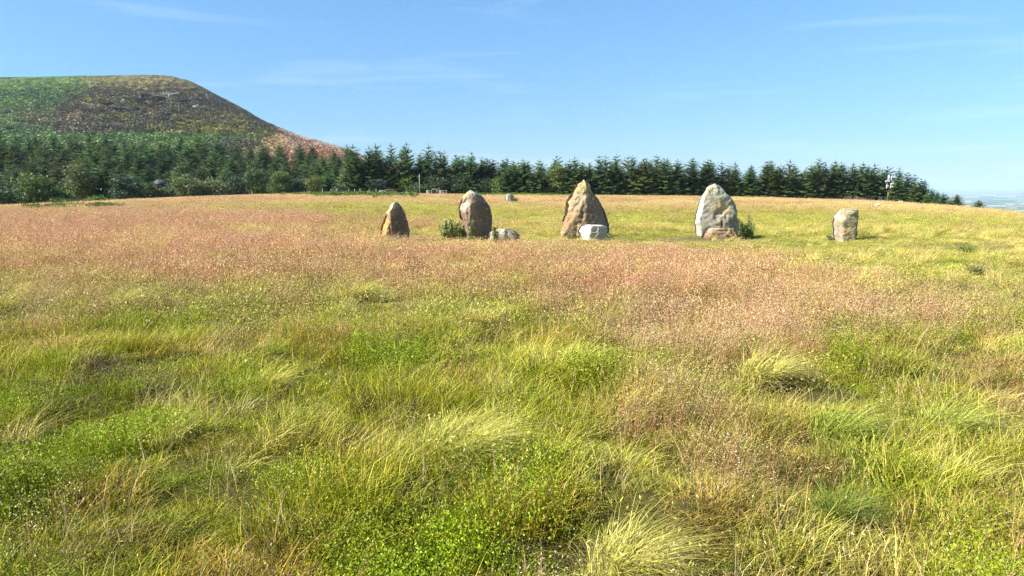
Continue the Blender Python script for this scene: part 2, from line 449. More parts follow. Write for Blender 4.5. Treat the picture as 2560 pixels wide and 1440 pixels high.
HILL_BUSH = []; HILL_PTS = []
def make_hill():
    px = np.concatenate([np.linspace(-1400, -40, 60), np.linspace(-36, 940, 330), np.linspace(950, 2000, 40)])
    w = np.concatenate([np.linspace(0, 1, 150)])
    PX, W = np.meshgrid(px, w)
    ridge = np.interp(PX, HR_PX, HR_PY)
    ridge = ridge + (fbm(PX * 0.03, PX * 0, seed=77, octv=5) - 0.5) * (1.5 + 3.5 * sstep(430, 520, PX))
    foot = np.maximum(430, ridge + 4)
    PY = foot + (ridge - foot) * W
    Yr = np.interp(PX, [-1400, 0, 450, 700, 900, 1300, 2000], [1500, 1150, 1000, 880, 800, 700, 620])
    # depth profile: gentle foot, steep face, rounded top
    q = np.interp(W, [0, 0.25, 0.55, 0.8, 0.92, 1.0], [0, 0.22, 0.46, 0.66, 0.82, 1.0])
    YY = 335 + (Yr - 335) * q
    win = sstep(0, 0.1, W) * (1 - sstep(0.88, 1.0, W))
    X, Y, Z = at(PX, PY, YY)
    # relief of the face: gullies, ledges and crags, real bumps in depth
    rel = (fbm(PX * 0.012, PY * 0.03, seed=3, octv=5) - 0.5) * 75 + (fbm(PX * 0.05, PY * 0.09, seed=4, octv=4) - 0.5) * 42
    crag = gsum(PX, PY, [(505, 245, 28, 16, 1.0), (430, 238, 26, 9, .8), (330, 235, 40, 10, .6), (300, 262, 40, 8, .5), (480, 270, 26, 6, .7), (375, 262, 40, 8, .5), (235, 300, 90, 30, .3)])
    rel = rel * (0.8 + 0.6 * crag) * (0.30 + 0.70 * sstep(120, 260, PX + .6 * (PY - 300) * (PY < 300))) * (1 - .6 * sstep(318, 335, PY))
    rel = rel + crag * (fbm(PX * 0.13, PY * 0.16, seed=14, octv=3) - 0.5) * 60
    X2, Y2, Z2 = X, Y + rel * win, Z + rel * 0.10 * win
    # the dark gully right of the crag turns away from the sun
    # vegetation colours
    n1 = fbm(PX * 0.03, PY * 0.06, seed=8, octv=5); n2 = fbm(PX * 0.11, PY * 0.2, seed=18, octv=4); n3 = fbm(PX * 0.012, PY * 0.02, seed=28, octv=3)
    heather = np.array([0.080, 0.066, 0.042]); brack = np.array([0.085, 0.145, 0.030]); grassy = np.array([0.125, 0.13, 0.035]); tan = np.array([0.27, 0.20, 0.10]); red = np.array([0.34, 0.16, 0.095]); rock = np.array([0.25, 0.22, 0.18])
    c = mixc(np.broadcast_to(heather, PX.shape + (3,)), [0.115, 0.10, 0.045], sstep(0.42, 0.62, n1))
    c = mixc(c, grassy, 0.75 * sstep(0.57, 0.70, n1 * 0.4 + n2 * 0.6))
    edge = 190 + 130 * (n1 - 0.5) + 90 * (n3 - .5) - 0.85 * np.clip(PY - 232, -20, 80) + 60 * sstep(235, 195, PY)
    gl = 1 - sstep(-12, 12, PX - edge + 40 * (n2 - 0.5))
    low = sstep(0, 16, PY - (324 + 0.012 * np.clip(PX, 0, 700) + 26 * (n1 - .5)))
    bm = np.clip(gl + low * (1 - sstep(480, 560, PX)), 0, 1)
    bc = mixc(np.broadcast_to(brack, PX.shape + (3,)), [0.12, 0.175, 0.045], sstep(0.4, 0.65, n2))
    bc = mixc(bc, [0.042, 0.09, 0.032], 0.6 * sstep(0.54, 0.66, n1))
    c = mixc(c, bc, bm)
    top = sstep(232, 215, PY - 8 * (n1 - .5)) * sstep(150, 260, PX) * (1 - sstep(500, 560, PX))
    c = mixc(c, mixc(np.broadcast_to(np.array([0.15, 0.14, 0.05]), PX.shape + (3,)), [0.23, 0.185, 0.085], sstep(.45, .62, n2)), np.clip(top * 0.8, 0, 1))
    yel = gsum(PX, PY, [(570, 333, 70, 9, 1.2), (500, 322, 60, 8, .6), (235, 250, 22, 5, 1.0), (290, 293, 26, 6, .7), (480, 312, 40, 7, .5), (590, 300, 10, 14, .6), (150, 309, 18, 5, .4)])
    c = mixc(c, [0.20, 0.195, 0.03], np.clip(yel * (0.1 + 1.5 * sstep(.35, .65, n2)), 0, 1))
    brt = gsum(PX, PY, [(520, 348, 60, 5, .9), (640, 352, 30, 4, .6)]); c = mixc(c, [0.09, 0.17, 0.035], np.clip(brt, 0, .9))
    path = np.exp(-0.5 * ((PY - (219 + 3 * np.sin(PX * .02))) / 1.6) ** 2) * sstep(190, 240, PX) * (1 - sstep(480, 510, PX))
    path = path + gsum(PX, PY, [(195, 288, 14, 6, .8), (392, 285, 7, 9, .9), (150, 300, 40, 3, .7), (70, 303, 12, 10, .5), (215, 272, 26, 2, .6), (120, 285, 40, 3, .5), (210, 305, 40, 3, .5), (560, 292, 16, 3, .6), (575, 300, 9, 4, .6)])
    c = mixc(c, tan, np.clip(path * (0.4 + n2), 0, .9))
    brown = gsum(PX, PY, [(130, 300, 55, 16, .8)]); c = mixc(c, [0.125, 0.088, 0.058], np.clip(brown, 0, .8) * 0.8)
    spur = sstep(-10, 10, (PX - 662) - (352 - PY) * 1.15 + 50 * (n2 - .5) + 26 * (n1 - .5))
    sc_ = mixc(np.broadcast_to(red, PX.shape + (3,)), [0.42, 0.30, 0.20], sstep(.45, .7, n1))
    sc_ = mixc(sc_, [0.46, 0.37, 0.29], sstep(14, 2, PY - ridge) * .8)
    sc_ = mixc(sc_, [0.40, 0.30, 0.12], sstep(720, 672, PX) * .7)
    c = mixc(c, sc_, spur)
    rk = np.clip(gsum(PX, PY, [(430, 238, 12, 6, 1.1), (487, 269, 8, 4, 1.0), (305, 254, 8, 3, 1), (283, 236, 6, 3, .9), (350, 245, 6, 3, .8), (518, 241, 4, 4, .8), (472, 248, 5, 2, .7), (300, 270, 10, 2, .5), (380, 232, 6, 3, .8)]), 0, 1) * sstep(.42, .55, n2)
    c = mixc(c, rock, np.clip(rk, 0, .95))
    c = c * (.62 + .5 * sstep(.35, .65, fbm(PX * .16, PY * .3, seed=38, octv=3)))[..., None]
    # the far side of the hill
    rows, k = PX.shape
    backY = YY[-1][None, :] + np.array([40, 120, 300, 700])[:, None]
    bz = Z[-1][None, :] + np.array([-1.5, -9, -45, -170])[:, None]
    bx = X[-1][None, :] / YY[-1][None, :] * backY
    V = np.concatenate([np.stack([X2, Y2, Z2], -1), np.stack([bx, backY, bz], -1)], 0)
    c = np.concatenate([c, np.repeat(c[-1:], 4, 0)], 0)
    # the near edge of the hill dips under the wood floor
    V[0, :, 2] -= 12
    idx = np.arange(V.shape[0] * k).reshape(-1, k)
    q_ = np.stack([idx[:-1, :-1], idx[:-1, 1:], idx[1:, 1:], idx[1:, :-1]], -1).reshape(-1, 4)
    mat = terrain_mat('hill_heather', [0.06, 0.55, 0.17], 0.45, 1.0, 4.0)
    o = obj('hill', mk_mesh('hill', V.reshape(-1, 3), quads=q_, col=c.reshape(-1, 3), smooth=True, mat=mat))
    tag(o, 'big rounded hill of heather, bracken and crags rising behind the wood', 'hill', kind='structure')
    # rock outcrops: angular blocks set in the face
    rm = plain_mat('crag_rock', (0.24, 0.21, 0.18), 0.9, 0.4, 0.4, bump=0.5)
    from mathutils.bvhtree import BVHTree
    bv = BVHTree.FromPolygons([tuple(p) for p in V.reshape(-1, 3)], [tuple(f) for f in q_])
    spots = [(416, 238, 3.0), (424, 240, 3.6), (431, 238, 4.2), (438, 236, 3.2), (446, 235, 3.0), (452, 232, 2.6), (283, 236, 2.4), (288, 239, 2.2), (310, 253, 3.2), (304, 256, 2.6), (351, 244, 2.6), (379, 231, 2.4), (383, 234, 2.0),
             (482, 270, 2.6), (489, 269, 3.6), (495, 267, 3.4), (471, 267, 1.8), (476, 249, 2.4), (518, 240, 3.0), (520, 246, 2.4), (297, 269, 2.0), (265, 272, 1.8), (455, 252, 1.8)]
    for i, (sx, sy, s) in enumerate(spots):
        dx, dy, dz = [float(v) for v in ray(sx, sy)]
        h, _, _, _ = bv.ray_cast(Vector((0, 0, CAM_Z)), Vector((dx, dy, dz)).normalized(), 3000)
        if h is None: continue
        r_ = np.random.default_rng(100 + i)
        s *= .8; m = MB(); m.box((0, 0, 0), (s * 1.15, s, s * r_.uniform(.9, 1.6)), rz=r_.uniform(0, 1.5), ry=r_.uniform(-.2, .2), bev=s * .22)
        me = m.mesh('rock', rm)
        for v in me.vertices:
            v.co += Vector(r_.uniform(-.16, .16, 3) * s)
        ro = obj('rock', me, o, tuple(h))
    for sx, sy, s, lb in [(20, 286, 5.5, 'dark lone bush high on the green slope by the left edge'), (44, 306, 3.4, 'small dark bush on the green slope, middle of three'), (20, 326, 4.0, 'dark bush low on the green slope just above the trees')]:
        dx, dy, dz = [float(v) for v in ray(sx, sy)]
        h, _, _, _ = bv.ray_cast(Vector((0, 0, CAM_Z)), Vector((dx, dy, dz)).normalized(), 3000)
        HILL_BUSH.append((tuple(h), s, lb))
    # heather and bracken clumps on the face, gathered for planting once the tufts exist
    r_ = np.random.default_rng(77)
    ii = r_.integers(2, rows - 1, 15000); jj = r_.integers(55, k - 38, 15000)
    sel = (PX[ii, jj] > -60) & (PX[ii, jj] < 880)
    ii, jj = ii[sel], jj[sel]
    P0 = V[ii, jj] * .5 + V[ii + 1, jj + 1] * .5
    cc = c[ii, jj]; grn = sstep(1.2, 1.55, cc[:, 1] / (cc[:, 0] + 1e-4))
    HILL_PTS.append((P0, cc * (1.15 + .35 * grn)[:, None], 1 - .7 * sstep(rows - 26, rows - 4, ii)))
make_hill()

# ------------------------------------------------------------------ the far plain
PLAIN_Z = -230.0
def make_plain():
    m, n, l = new_mat('plain_fields')
    out = n.new('ShaderNodeOutputMaterial'); p = n.new('ShaderNodeBsdfPrincipled'); g = n.new('ShaderNodeNewGeometry')
    vo = n.new('ShaderNodeTexVoronoi'); vo.inputs['Scale'].default_value = 0.0022; vo.inputs['Randomness'].default_value = 0.9
    rp = n.new('ShaderNodeValToRGB'); rp.color_ramp.interpolation = 'CONSTANT'
    cols = [(0, (0.05, 0.09, 0.03)), (.25, (0.09, 0.15, 0.04)), (.5, (0.14, 0.17, 0.06)), (.68, (0.06, 0.10, 0.035)), (.8, (0.35, 0.29, 0.15)), (.92, (0.10, 0.16, 0.05))]
    while len(rp.color_ramp.elements) < len(cols): rp.color_ramp.elements.new(0.5)
    for e, (ps, c) in zip(rp.color_ramp.elements, cols): e.position = ps; e.color = (*c, 1)
    sp = n.new('ShaderNodeSeparateColor')
    v2 = n.new('ShaderNodeTexVoronoi'); v2.feature = 'DISTANCE_TO_EDGE'; v2.inputs['Scale'].default_value = 0.0022; v2.inputs['Randomness'].default_value = 0.9
    ed = n.new('ShaderNodeMapRange'); ed.inputs['From Max'].default_value = 0.06
    mx = n.new('ShaderNodeMix'); mx.data_type = 'RGBA'; mx.inputs['A'].default_value = (0.03, 0.05, 0.02, 1)
    l.new(g.outputs['Position'], vo.inputs['Vector']); l.new(g.outputs['Position'], v2.inputs['Vector'])
    l.new(vo.outputs['Color'], sp.inputs['Color']); l.new(sp.outputs['Red'], rp.inputs['Fac'])
    l.new(v2.outputs['Distance'], ed.inputs['Value']); l.new(ed.outputs['Result'], mx.inputs['Factor']); l.new(rp.outputs['Color'], mx.inputs['B'])
    l.new(mx.outputs['Result'], p.inputs['Base Color']); p.inputs['Roughness'].default_value = 1; p.inputs['Specular IOR Level'].default_value = 0
    l.new(p.outputs['BSDF'], out.inputs['Surface'])
    S = 60000
    o = obj('plain', mk_mesh('plain', [(-S, -S, PLAIN_Z), (S, -S, PLAIN_Z), (S, S, PLAIN_Z), (-S, S, PLAIN_Z)], quads=[[0, 1, 2, 3]], mat=m))
    tag(o, 'wide low plain of fields fading into haze far below the moor', 'plain', kind='structure')
    # fields that stand out: pale stubble strips and dark copses
    fm = plain_mat('stubble_field', (0.46, 0.40, 0.27), 1, 0.12, 0.002); gm = plain_mat('pasture_field', (0.13, 0.22, 0.07), 1, 0.2, 0.002)
    def strip(x0, x1, y0, y1, mat, name='field', dz=1.5):
        pts = []
        for x, y in ((x0, y1), (x1, y1), (x1 - 4, y0), (x0 + 3, y0)):
            dx, dy, dzz = [float(v) for v in ray(x, y)]
            s = (PLAIN_Z + dz - CAM_Z) / dzz
            pts.append((dx * s, dy * s, PLAIN_Z + dz))
        obj(name, mk_mesh(name, pts, quads=[[0, 1, 2, 3]], mat=mat), o)
    for a_ in [(2412, 2470, 513.5, 516.5), (2456, 2518, 513, 516), (2520, 2534, 513.5, 515.5), (2480, 2512, 526, 528), (2513, 2530, 526, 528), (2532, 2575, 525.5, 528), (2515, 2545, 519, 521), (2410, 2430, 502, 505),
               (2484, 2540, 489.5, 492), (2455, 2490, 486.5, 489), (2410, 2450, 491, 493), (2400, 2440, 483, 484.5), (2512, 2540, 509, 511.5), (2550, 2620, 508, 511), (2470, 2485, 519, 521), (2560, 2640, 518, 521), (2570, 2680, 530, 534), (2340, 2400, 483, 484.3), (2350, 2400, 490, 492)]:
        strip(*a_, fm)
    for a_ in [(2440, 2500, 529.5, 536), (2505, 2580, 530, 537), (2410, 2470, 519, 524), (2480, 2560, 496, 500), (2540, 2600, 501, 506)]:
        strip(*a_, gm, dz=1.0)
make_plain()

# ------------------------------------------------------------------ trees
M_SPRUCE = veg_mat('spruce_needles', objrand=0.30, transl=0.28, rough=0.55, spec=0.25, mul=(1.2, 1.22, 1.1))
M_LEAF = veg_mat('broad_leaves', objrand=0.10, transl=0.25, rough=0.5, spec=0.3)
M_BARK = plain_mat('bark', (0.10, 0.075, 0.055), 0.95, 0.35, 5, bump=0.6, stretch=(1, 1, .2))
M_BIRCHBARK = plain_mat('pale_bark', (0.34, 0.31, 0.27), 0.9, 0.35, 6, bump=0.4)

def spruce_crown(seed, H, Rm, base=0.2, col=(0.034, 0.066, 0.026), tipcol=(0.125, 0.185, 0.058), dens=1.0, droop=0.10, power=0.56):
    r = np.random.default_rng(seed)
    V = []; T = []; C = []
    def leaf(p, d, side, L, w, c):
        b = len(V)
        e = p + d * L
        m_ = p + d * L * 0.45
        V.extend([p, m_ + side * w, e, m_ - side * w]); C.extend([c] * 4)
        T.extend([[b, b + 1, b + 2], [b, b + 2, b + 3]])
    z = base; off = 0
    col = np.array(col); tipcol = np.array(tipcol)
    lop = r.uniform(0, 6.28)
    while z < H - 0.25:
        f = 1 - z / H
        Lb = Rm * f ** power * (0.55 + 0.45 * min(1, z / (0.12 * H)))
        nb = int((5 + 4 * f) * dens) if f > 0.12 else 4
        off += 0.9
        for k in range(nb):
            az = off + 6.283 * k / nb + r.normal(0, 0.22)
            L = max(0.16, Lb * r.uniform(0.62, 1.12) * (1 + 0.16 * math.cos(az - lop)))
            d = np.array([math.cos(az), math.sin(az), 0.0]); s = np.array([-d[1], d[0], 0.0])
            up = 0.55 * (1 - f) - droop * f + r.normal(0, 0.08)
            z0 = z + r.normal(0, 0.08)
            shade = r.uniform(0.75, 1.2)
            nseg = max(2, int(L / 0.25))
            for j in range(nseg):
                t = (j + 0.55) / nseg
                P = np.array([0, 0, z0]) + d * L * t + np.array([0, 0, L * (up * t - 0.18 * t * t + 0.16 * t ** 3)])
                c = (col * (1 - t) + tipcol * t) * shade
                tl = (0.26 + 0.20 * L * (1 - 0.5 * t)) * r.uniform(0.75, 1.2)
                for sg in (-1, 1):
                    dd = d * r.uniform(.55, .9) + s * sg * r.uniform(.5, .9) + np.array([0, 0, r.uniform(-.30, .12)])
                    dd /= np.linalg.norm(dd)
                    sd = np.cross(dd, [0, 0, 1.0]); sd /= np.linalg.norm(sd) + 1e-6
                    sd = sd * 0.85 + np.array([0, 0, r.uniform(-.5, .5)])
                    leaf(P, dd, sd, tl * 1.15, tl * 0.34, c)
                if r.random() < 0.8:      # hanging spray
                    leaf(P, np.array([d[0] * .3, d[1] * .3, -1.0]), s, tl * 0.75, tl * 0.34, c)
            tip = np.array([0, 0, z0]) + d * L * 0.85 + np.array([0, 0, L * (up * .85 - 0.03)])
            leaf(tip, d + np.array([0, 0, 0.25]), s, 0.18 + 0.12 * L, 0.05 + .02 * L, tipcol * shade)
        z += (0.30 + 0.16 * (1 - f)) * (1.35 if f < 0.14 else 1.0) / dens ** .5 * (H / 10) ** .5
    for k in range(6):
        a_ = k * 1.05
        leaf(np.array([0, 0, H - 0.7]), np.array([math.cos(a_) * .08, math.sin(a_) * .08, 1.0]), np.array([math.cos(a_ + 1.5), math.sin(a_ + 1.5), 0]), 0.9, 0.035, tipcol)
    return np.array(V), np.array(T), np.array(C)

def trunk_mesh(H, r0, mat, name='trunk', bend=0.0, seed=0):
    m = MB(); rr = random.Random(seed)
    pts = [(0, 0, -0.6)] + [(bend * math.sin(i * 1.3 + seed), bend * math.cos(i * 1.7 + seed), H * i / 6.0) for i in range(0, 7)]
    m.tube(pts, [r0 * 1.25] + [r0 * (1 - 0.93 * i / 6.0) for i in range(7)], 7)
    return m.mesh(name, mat, True)

SPR = []
for i in range(9):
    H = 10.0
    kw = dict(Rm=2.9 + 0.15 * (i % 4), base=0.2 + 0.08 * (i % 3))
    if i in (6,): kw.update(col=(0.058, 0.085, 0.02), tipcol=(0.155, 0.19, 0.045))
    if i in (7,): kw.update(col=(0.048, 0.064, 0.03), tipcol=(0.13, 0.14, 0.062), dens=0.75)
    if i in (8,): kw.update(Rm=2.5, col=(0.030, 0.064, 0.036), tipcol=(0.085, 0.145, 0.07))
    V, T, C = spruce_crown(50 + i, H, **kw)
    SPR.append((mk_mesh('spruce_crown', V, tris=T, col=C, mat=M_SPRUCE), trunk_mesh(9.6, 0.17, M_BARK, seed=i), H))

def spruce(px, Y, toppy, label, group, kind=None, wide=1.0, name='spruce_tree', basez=None):
    X = (px - 1280) / FPX * CP * Y
    z = float(ground_z(X, Y)) if basez is None else basez
    _, dy, dz = [float(v) for v in ray(px, toppy)]
    H = CAM_Z + dz / dy * Y - z
    H = max(H, 1.2)
    k = random.choice([0, 1, 2, 3, 4, 5, 0, 1, 2, 3, 4, 5, 6, 7, 8]) if kind is None else kind
    cm, tm, h0 = SPR[k]
    e = obj(name, None, loc=(X, Y, z)); e.empty_display_size = 0.5
    s = H / h0
    ws = wide * (0.45 * s + 0.55 * 1.05) if s > 0.55 else s * 1.55 * wide
    e.rotation_euler = (random.gauss(0, .012), random.gauss(0, .012), random.uniform(0, 6.28))
    e.scale = (ws * random.uniform(.9, 1.1), ws * random.uniform(.9, 1.1), s)
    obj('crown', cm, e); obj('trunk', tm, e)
    return tag(e, label, 'tree', group)

SKY_PX = [-300, 0, 100, 200, 300, 400, 500, 600, 700, 800, 840, 870, 905, 960, 1000, 1040, 1085, 1130, 1160, 1200, 1250, 1300, 1350, 1400, 1460, 1530, 1590, 1650, 1700, 1760, 1800, 1860, 1920, 1990, 2050, 2120, 2170, 2200, 2225, 2260]
SKY_PY = [322, 328, 330, 333, 338, 344, 343, 346, 354, 365, 368, 364, 366, 357, 363, 361, 374, 372, 377, 389, 397, 400, 399, 396, 398, 386, 389, 391, 398, 402, 404, 408, 402, 405, 402, 399, 402, 408, 414, 423]

LAND = [(1049, 'thin grey pole'), (1100, 'pale wooden gate'), (1187, 'broad dark standing stone'), (1273, 'small far pale stone'), (1459, 'tallest brown standing stone'), (1795, 'pale grey standing stone'), (2117, 'small square stone'), (2222, 'antenna mast')]
ORD = ['first', 'second', 'third', 'fourth', 'fifth', 'sixth', 'seventh', 'eighth', 'ninth', 'tenth', 'eleventh', 'twelfth']
def crest(px): return float(np.interp(px, CR_PX, CR_Y))

def inner_label(x, row):
    lx, ln = min(LAND, key=lambda t: abs(t[0] - x))
    side = 'left of' if x < lx - 18 else 'right of' if x > lx + 18 else 'straight above'
    return f'inner spruce of the {["second", "third", "rearmost"][row]} row, top showing {side} the {ln}'

def right_wood():
    pxs = []
    x = 880.0
    while x < 2262:
        pxs.append(x); x += random.uniform(33, 43)
    lab = {}
    for i, x in enumerate(pxs):
        lx, ln = min(LAND, key=lambda t: abs(t[0] - x))
        side = 'left' if x < lx else 'right'
        lab.setdefault((ln, side), []).append((abs(x - lx), i))
    text = {}
    for (ln, side), v in lab.items():
        v.sort()
        for k, (_, i) in enumerate(v):
            text[i] = f'{ORD[min(k, 11)]} front spruce of the wood edge to the {side} of the {ln}'
    for i, x in enumerate(pxs):
        sk = float(np.interp(x, SKY_PX, SKY_PY))
        top = sk + random.choice([0, 6, 14, 22, -3]) + random.uniform(-3, 4)
        kind = None
        if x < 1250: top += 18
        spruce(x, crest(x) + random.uniform(1.5, 4.5) + (5 if x < 1250 else 0), top, text[i], 'front row of the conifer wood', wide=1.32)
    for row, (du, dtop, step) in enumerate([(7, 12, 34), (13, -1, 44), (20, 6, 52)]):
        x = 870.0 + 17 * row
        while x < 2235:
            sk = float(np.interp(x, SKY_PX, SKY_PY))
            if row < 2 or x < 2100:
                spruce(x + random.uniform(-8, 8), crest(x) + du + random.uniform(-2, 2), sk + dtop + random.choice([-4, 2, 9, 16, 0]) + random.uniform(-4, 4), inner_label(x, row), 'spruces behind the front row', wide=1.3)
            x += step * random.uniform(.85, 1.15)
    for x, Y, top, lab_, k in [(1206, 194, 391, 'spruce filling the skyline just right above the broad dark stone', 2), (1232, 196, 396, 'spruce filling the skyline between the broad dark stone and the far stone', 4),
                               (1256, 193, 399, 'spruce filling the skyline left above the small far stone', 0), (1284, 195, 402, 'spruce filling the skyline right above the small far stone', 3), (1322, 196, 401, 'spruce filling the skyline halfway to the tallest stone', 5)]:
        spruce(x, Y, top, lab_, 'spruces behind the front row', kind=k, wide=1.25)
    # the thinning end of the wood on the right, each tree apart
    for x, Y, top, lab_, k, wd in [
        (2246, 193, 416, 'spruce right behind the antenna mast at the tall end of the wood', 1, 1.0),
        (2270, 189, 431, 'bushy spruce just right of the mast above the pale board', 3, 1.25),
        (2285, 192, 436, 'dark spruce behind the pale board where the wood steps down', 0, 1.1),
        (2302, 176, 446, 'olive green spruce standing tall between pale board and brown bench', 6, 1.15),
        (2312, 181, 449, 'spruce with open spiky crown behind the olive green one', 8, 1.0),
        (2332, 172, 470, 'lower spruce above the dark brown bench', 2, 1.15),
        (2345, 168, 478, 'squat spruce right of the dark brown bench', 4, 1.1),
        (2361, 162, 481, 'small spruce third from the right end of the row', 5, 1.2),
        (2378, 158, 499, 'tiny spruce low between two small spruces at the right end', 0, 1.2),
        (2396, 156, 484, 'small pointed spruce before the open plain, second from the right', 2, 1.3),
        (2450, 146, 499, 'lone little spruce on the slope against the hazy plain, rightmost of all', 1, 1.35),
        (2463, 143, 524, 'knee-high spruce seedling beside the lone little spruce', 3, 1.3)]:
        spruce(x, Y, top, lab_, 'thinning right end of the wood', kind=k, wide=wd)
right_wood()

def plant_label(x, ri):
    depth = ['front', 'front', 'middle', 'middle', 'middle', 'back', 'back'][ri]
    nm = ['at the far left behind the big broad-leaved tree', 'around the grey-olive birch', 'above the bushy blue-green pine', 'above the hut roof', 'above the pale willow pair', 'above the layered larch',
          'left above the lone rowan', 'above the lone rowan', 'right above the lone rowan where the spur ends']
    k = int(np.searchsorted([130, 250, 350, 440, 560, 660, 740, 830], x))
    return f'{depth} conifer of the dark plantation {nm[k]}'

def left_wood():
    rows = [(14, .0), (30, .16), (50, .34), (74, .54), (102, .74), (134, .92), (162, 1.0)]
    for ri, (u, f) in enumerate(rows):
        x = -190.0 + random.uniform(0, 30)
        while x < 900 + 20 * ri * (ri < 3):
            Y = crest(x) + u + random.uniform(-5, 5)
            sk = float(np.interp(x, SKY_PX, SKY_PY))
            front = float(np.interp(x, [-200, 0, 200, 400, 600, 900], [436, 432, 424, 420, 424, 420]))
            top = front + (sk + 4 - front) * f + random.uniform(-11, 11)
            gap = ri == 0 and (385 < x < 440 or 60 < x < 200)
            if ri <= 2 and 320 < x < 450 : top += 28 * (3 - ri)   # the dark opening above the hut
            if not gap:
                spruce(x + random.uniform(-6, 6), Y, min(top, 470), plant_label(x, ri), 'plantation below the hill', wide=1.5)
            x += random.uniform(44, 60) if ri < 5 else random.uniform(36, 50)
left_wood()

# broad-leaved trees and bushes along the wood edge
def leafy(seed, lobes, n, leaf, col, col2, wild=0.35, hang=0.0):
    r = np.random.default_rng(seed)
    lob = np.array(lobes, float)
    wts = lob[:, 3] * lob[:, 4] * lob[:, 5]; wts = wts ** .8; wts /= wts.sum()
    # each lobe carries several twig clusters, each cluster many leaves
    nc = n // 22
    which = r.choice(len(lob), nc, p=wts)
    d = r.normal(size=(nc, 3)); d /= np.linalg.norm(d, axis=1)[:, None]
    rad = r.uniform(0.45, 1.0, nc) ** 0.5 * (1 + wild * (r.random(nc) - .4))
    cc = lob[which, :3] + d * lob[which, 3:6] * rad[:, None]
    csz = leaf * r.uniform(1.6, 3.2, nc)
    P = np.repeat(cc, 22, 0) + r.normal(size=(nc * 22, 3)) * np.repeat(csz, 22)[:, None] * np.array([1, 1, .6])
    if hang: P[:, 2] -= np.abs(r.normal(size=len(P))) * hang
    keep = P[:, 2] > 0.05; P = P[keep]
    shade = np.repeat(r.uniform(.75, 1.25, nc), 22)[keep]; mixv = np.repeat(r.random(nc), 22)[keep]
    N = len(P)
    a = r.normal(size=(N, 3)); a /= np.linalg.norm(a, axis=1)[:, None]
    b = np.cross(a, r.normal(size=(N, 3))); b /= np.linalg.norm(b, axis=1)[:, None] + 1e-6
    L = leaf * r.uniform(.6, 1.2, N)[:, None]
    V = np.stack([P - a * L, P + b * L * .5, P + a * L, P - b * L * .5], 1).reshape(-1, 3)
    i = np.arange(N)[:, None] * 4
    q = np.concatenate([i, i + 1, i + 2, i + 3], 1)
    c = (np.array(col) * (1 - mixv[:, None]) + np.array(col2) * mixv[:, None]) * shade[:, None]
    return V, q, np.repeat(c, 4, 0)

def limbs(lobes, r0, mat, base=(0, 0, 0)):
    m = MB(); top = max(l[2] for l in lobes)
    m.tube([(0, 0, -.4), (0.03, 0, top * .3), (0.0, 0.05, top * .7)], [r0, r0 * .75, r0 * .35], 7)
    for l in lobes:
        m.tube([(0, 0, top * .2), (l[0] * .45, l[1] * .45, top * .2 + (l[2] - top * .2) * .6), (l[0], l[1], l[2])], [r0 * .5, r0 * .3, r0 * .1], 5)
    return m.mesh('trunk', mat, True)

def bush(name, px, basepy, toppy, wpx, Y, col, col2, label, n=2600, leaf=0.17, shape='round', stem=False, bark=None, group=None, seed=0, cat='tree'):
    X = (px - 1280) / FPX * CP * Y
    z = float(ground_z(X, Y))
    k = Y / FPX
    _, dy, dz = [float(v) for v in ray(px, toppy)]
    H = CAM_Z + dz / dy * Y - z
    W = wpx * k / 2
    r = random.Random(seed * 31 + int(px))
    L = []
    if shape == 'round':
        for j in range(7):
            a = j * 0.9 + r.random(); rr = W * r.uniform(.25, .6); zz = H * r.uniform(.28, .75)
            L.append((rr * math.cos(a), rr * math.sin(a), zz, W * .48, W * .48, H * .22))
        L.append((0, 0, H * .72, W * .5, W * .5, H * .26)); L.append((0, 0, H * .35, W * .85, W * .85, H * .3))
    elif shape == 'tall':
        for j in range(9):
            a = j * 2.4 + r.random(); zz = H * (.22 + .68 * j / 8); rr = W * .55 * (1 - .7 * (j / 8) ** 1.5) * r.uniform(.5, 1.1)
            L.append((rr * math.cos(a), rr * math.sin(a), zz, W * .42, W * .42, H * .11))
        L.append((0, 0, H * .9, W * .22, W * .22, H * .1))
    elif shape == 'stem':
        for j in range(8):
            a = j * 1.1 + r.random(); rr = W * r.uniform(.2, .55); zz = H * r.uniform(.42, .85)
            L.append((rr * math.cos(a), rr * math.sin(a), zz, W * .45, W * .45, H * .17))
        L.append((0, 0, H * .25, W * .45, W * .45, H * .2))
    e = obj(name, None, loc=(X, Y, z))
    V, q, c = leafy(seed * 7 + int(px), L, n, leaf, col, col2)
    V[:, 2] *= min(1.25, H / max(V[:, 2].max(), .1))
    obj('crown', mk_mesh('crown', V, quads=q, col=c * 1.25, mat=M_LEAF), e)
    obj('trunk', limbs(L, max(.06, H * .018), bark or M_BARK), e)
    return tag(e, label, cat, group)

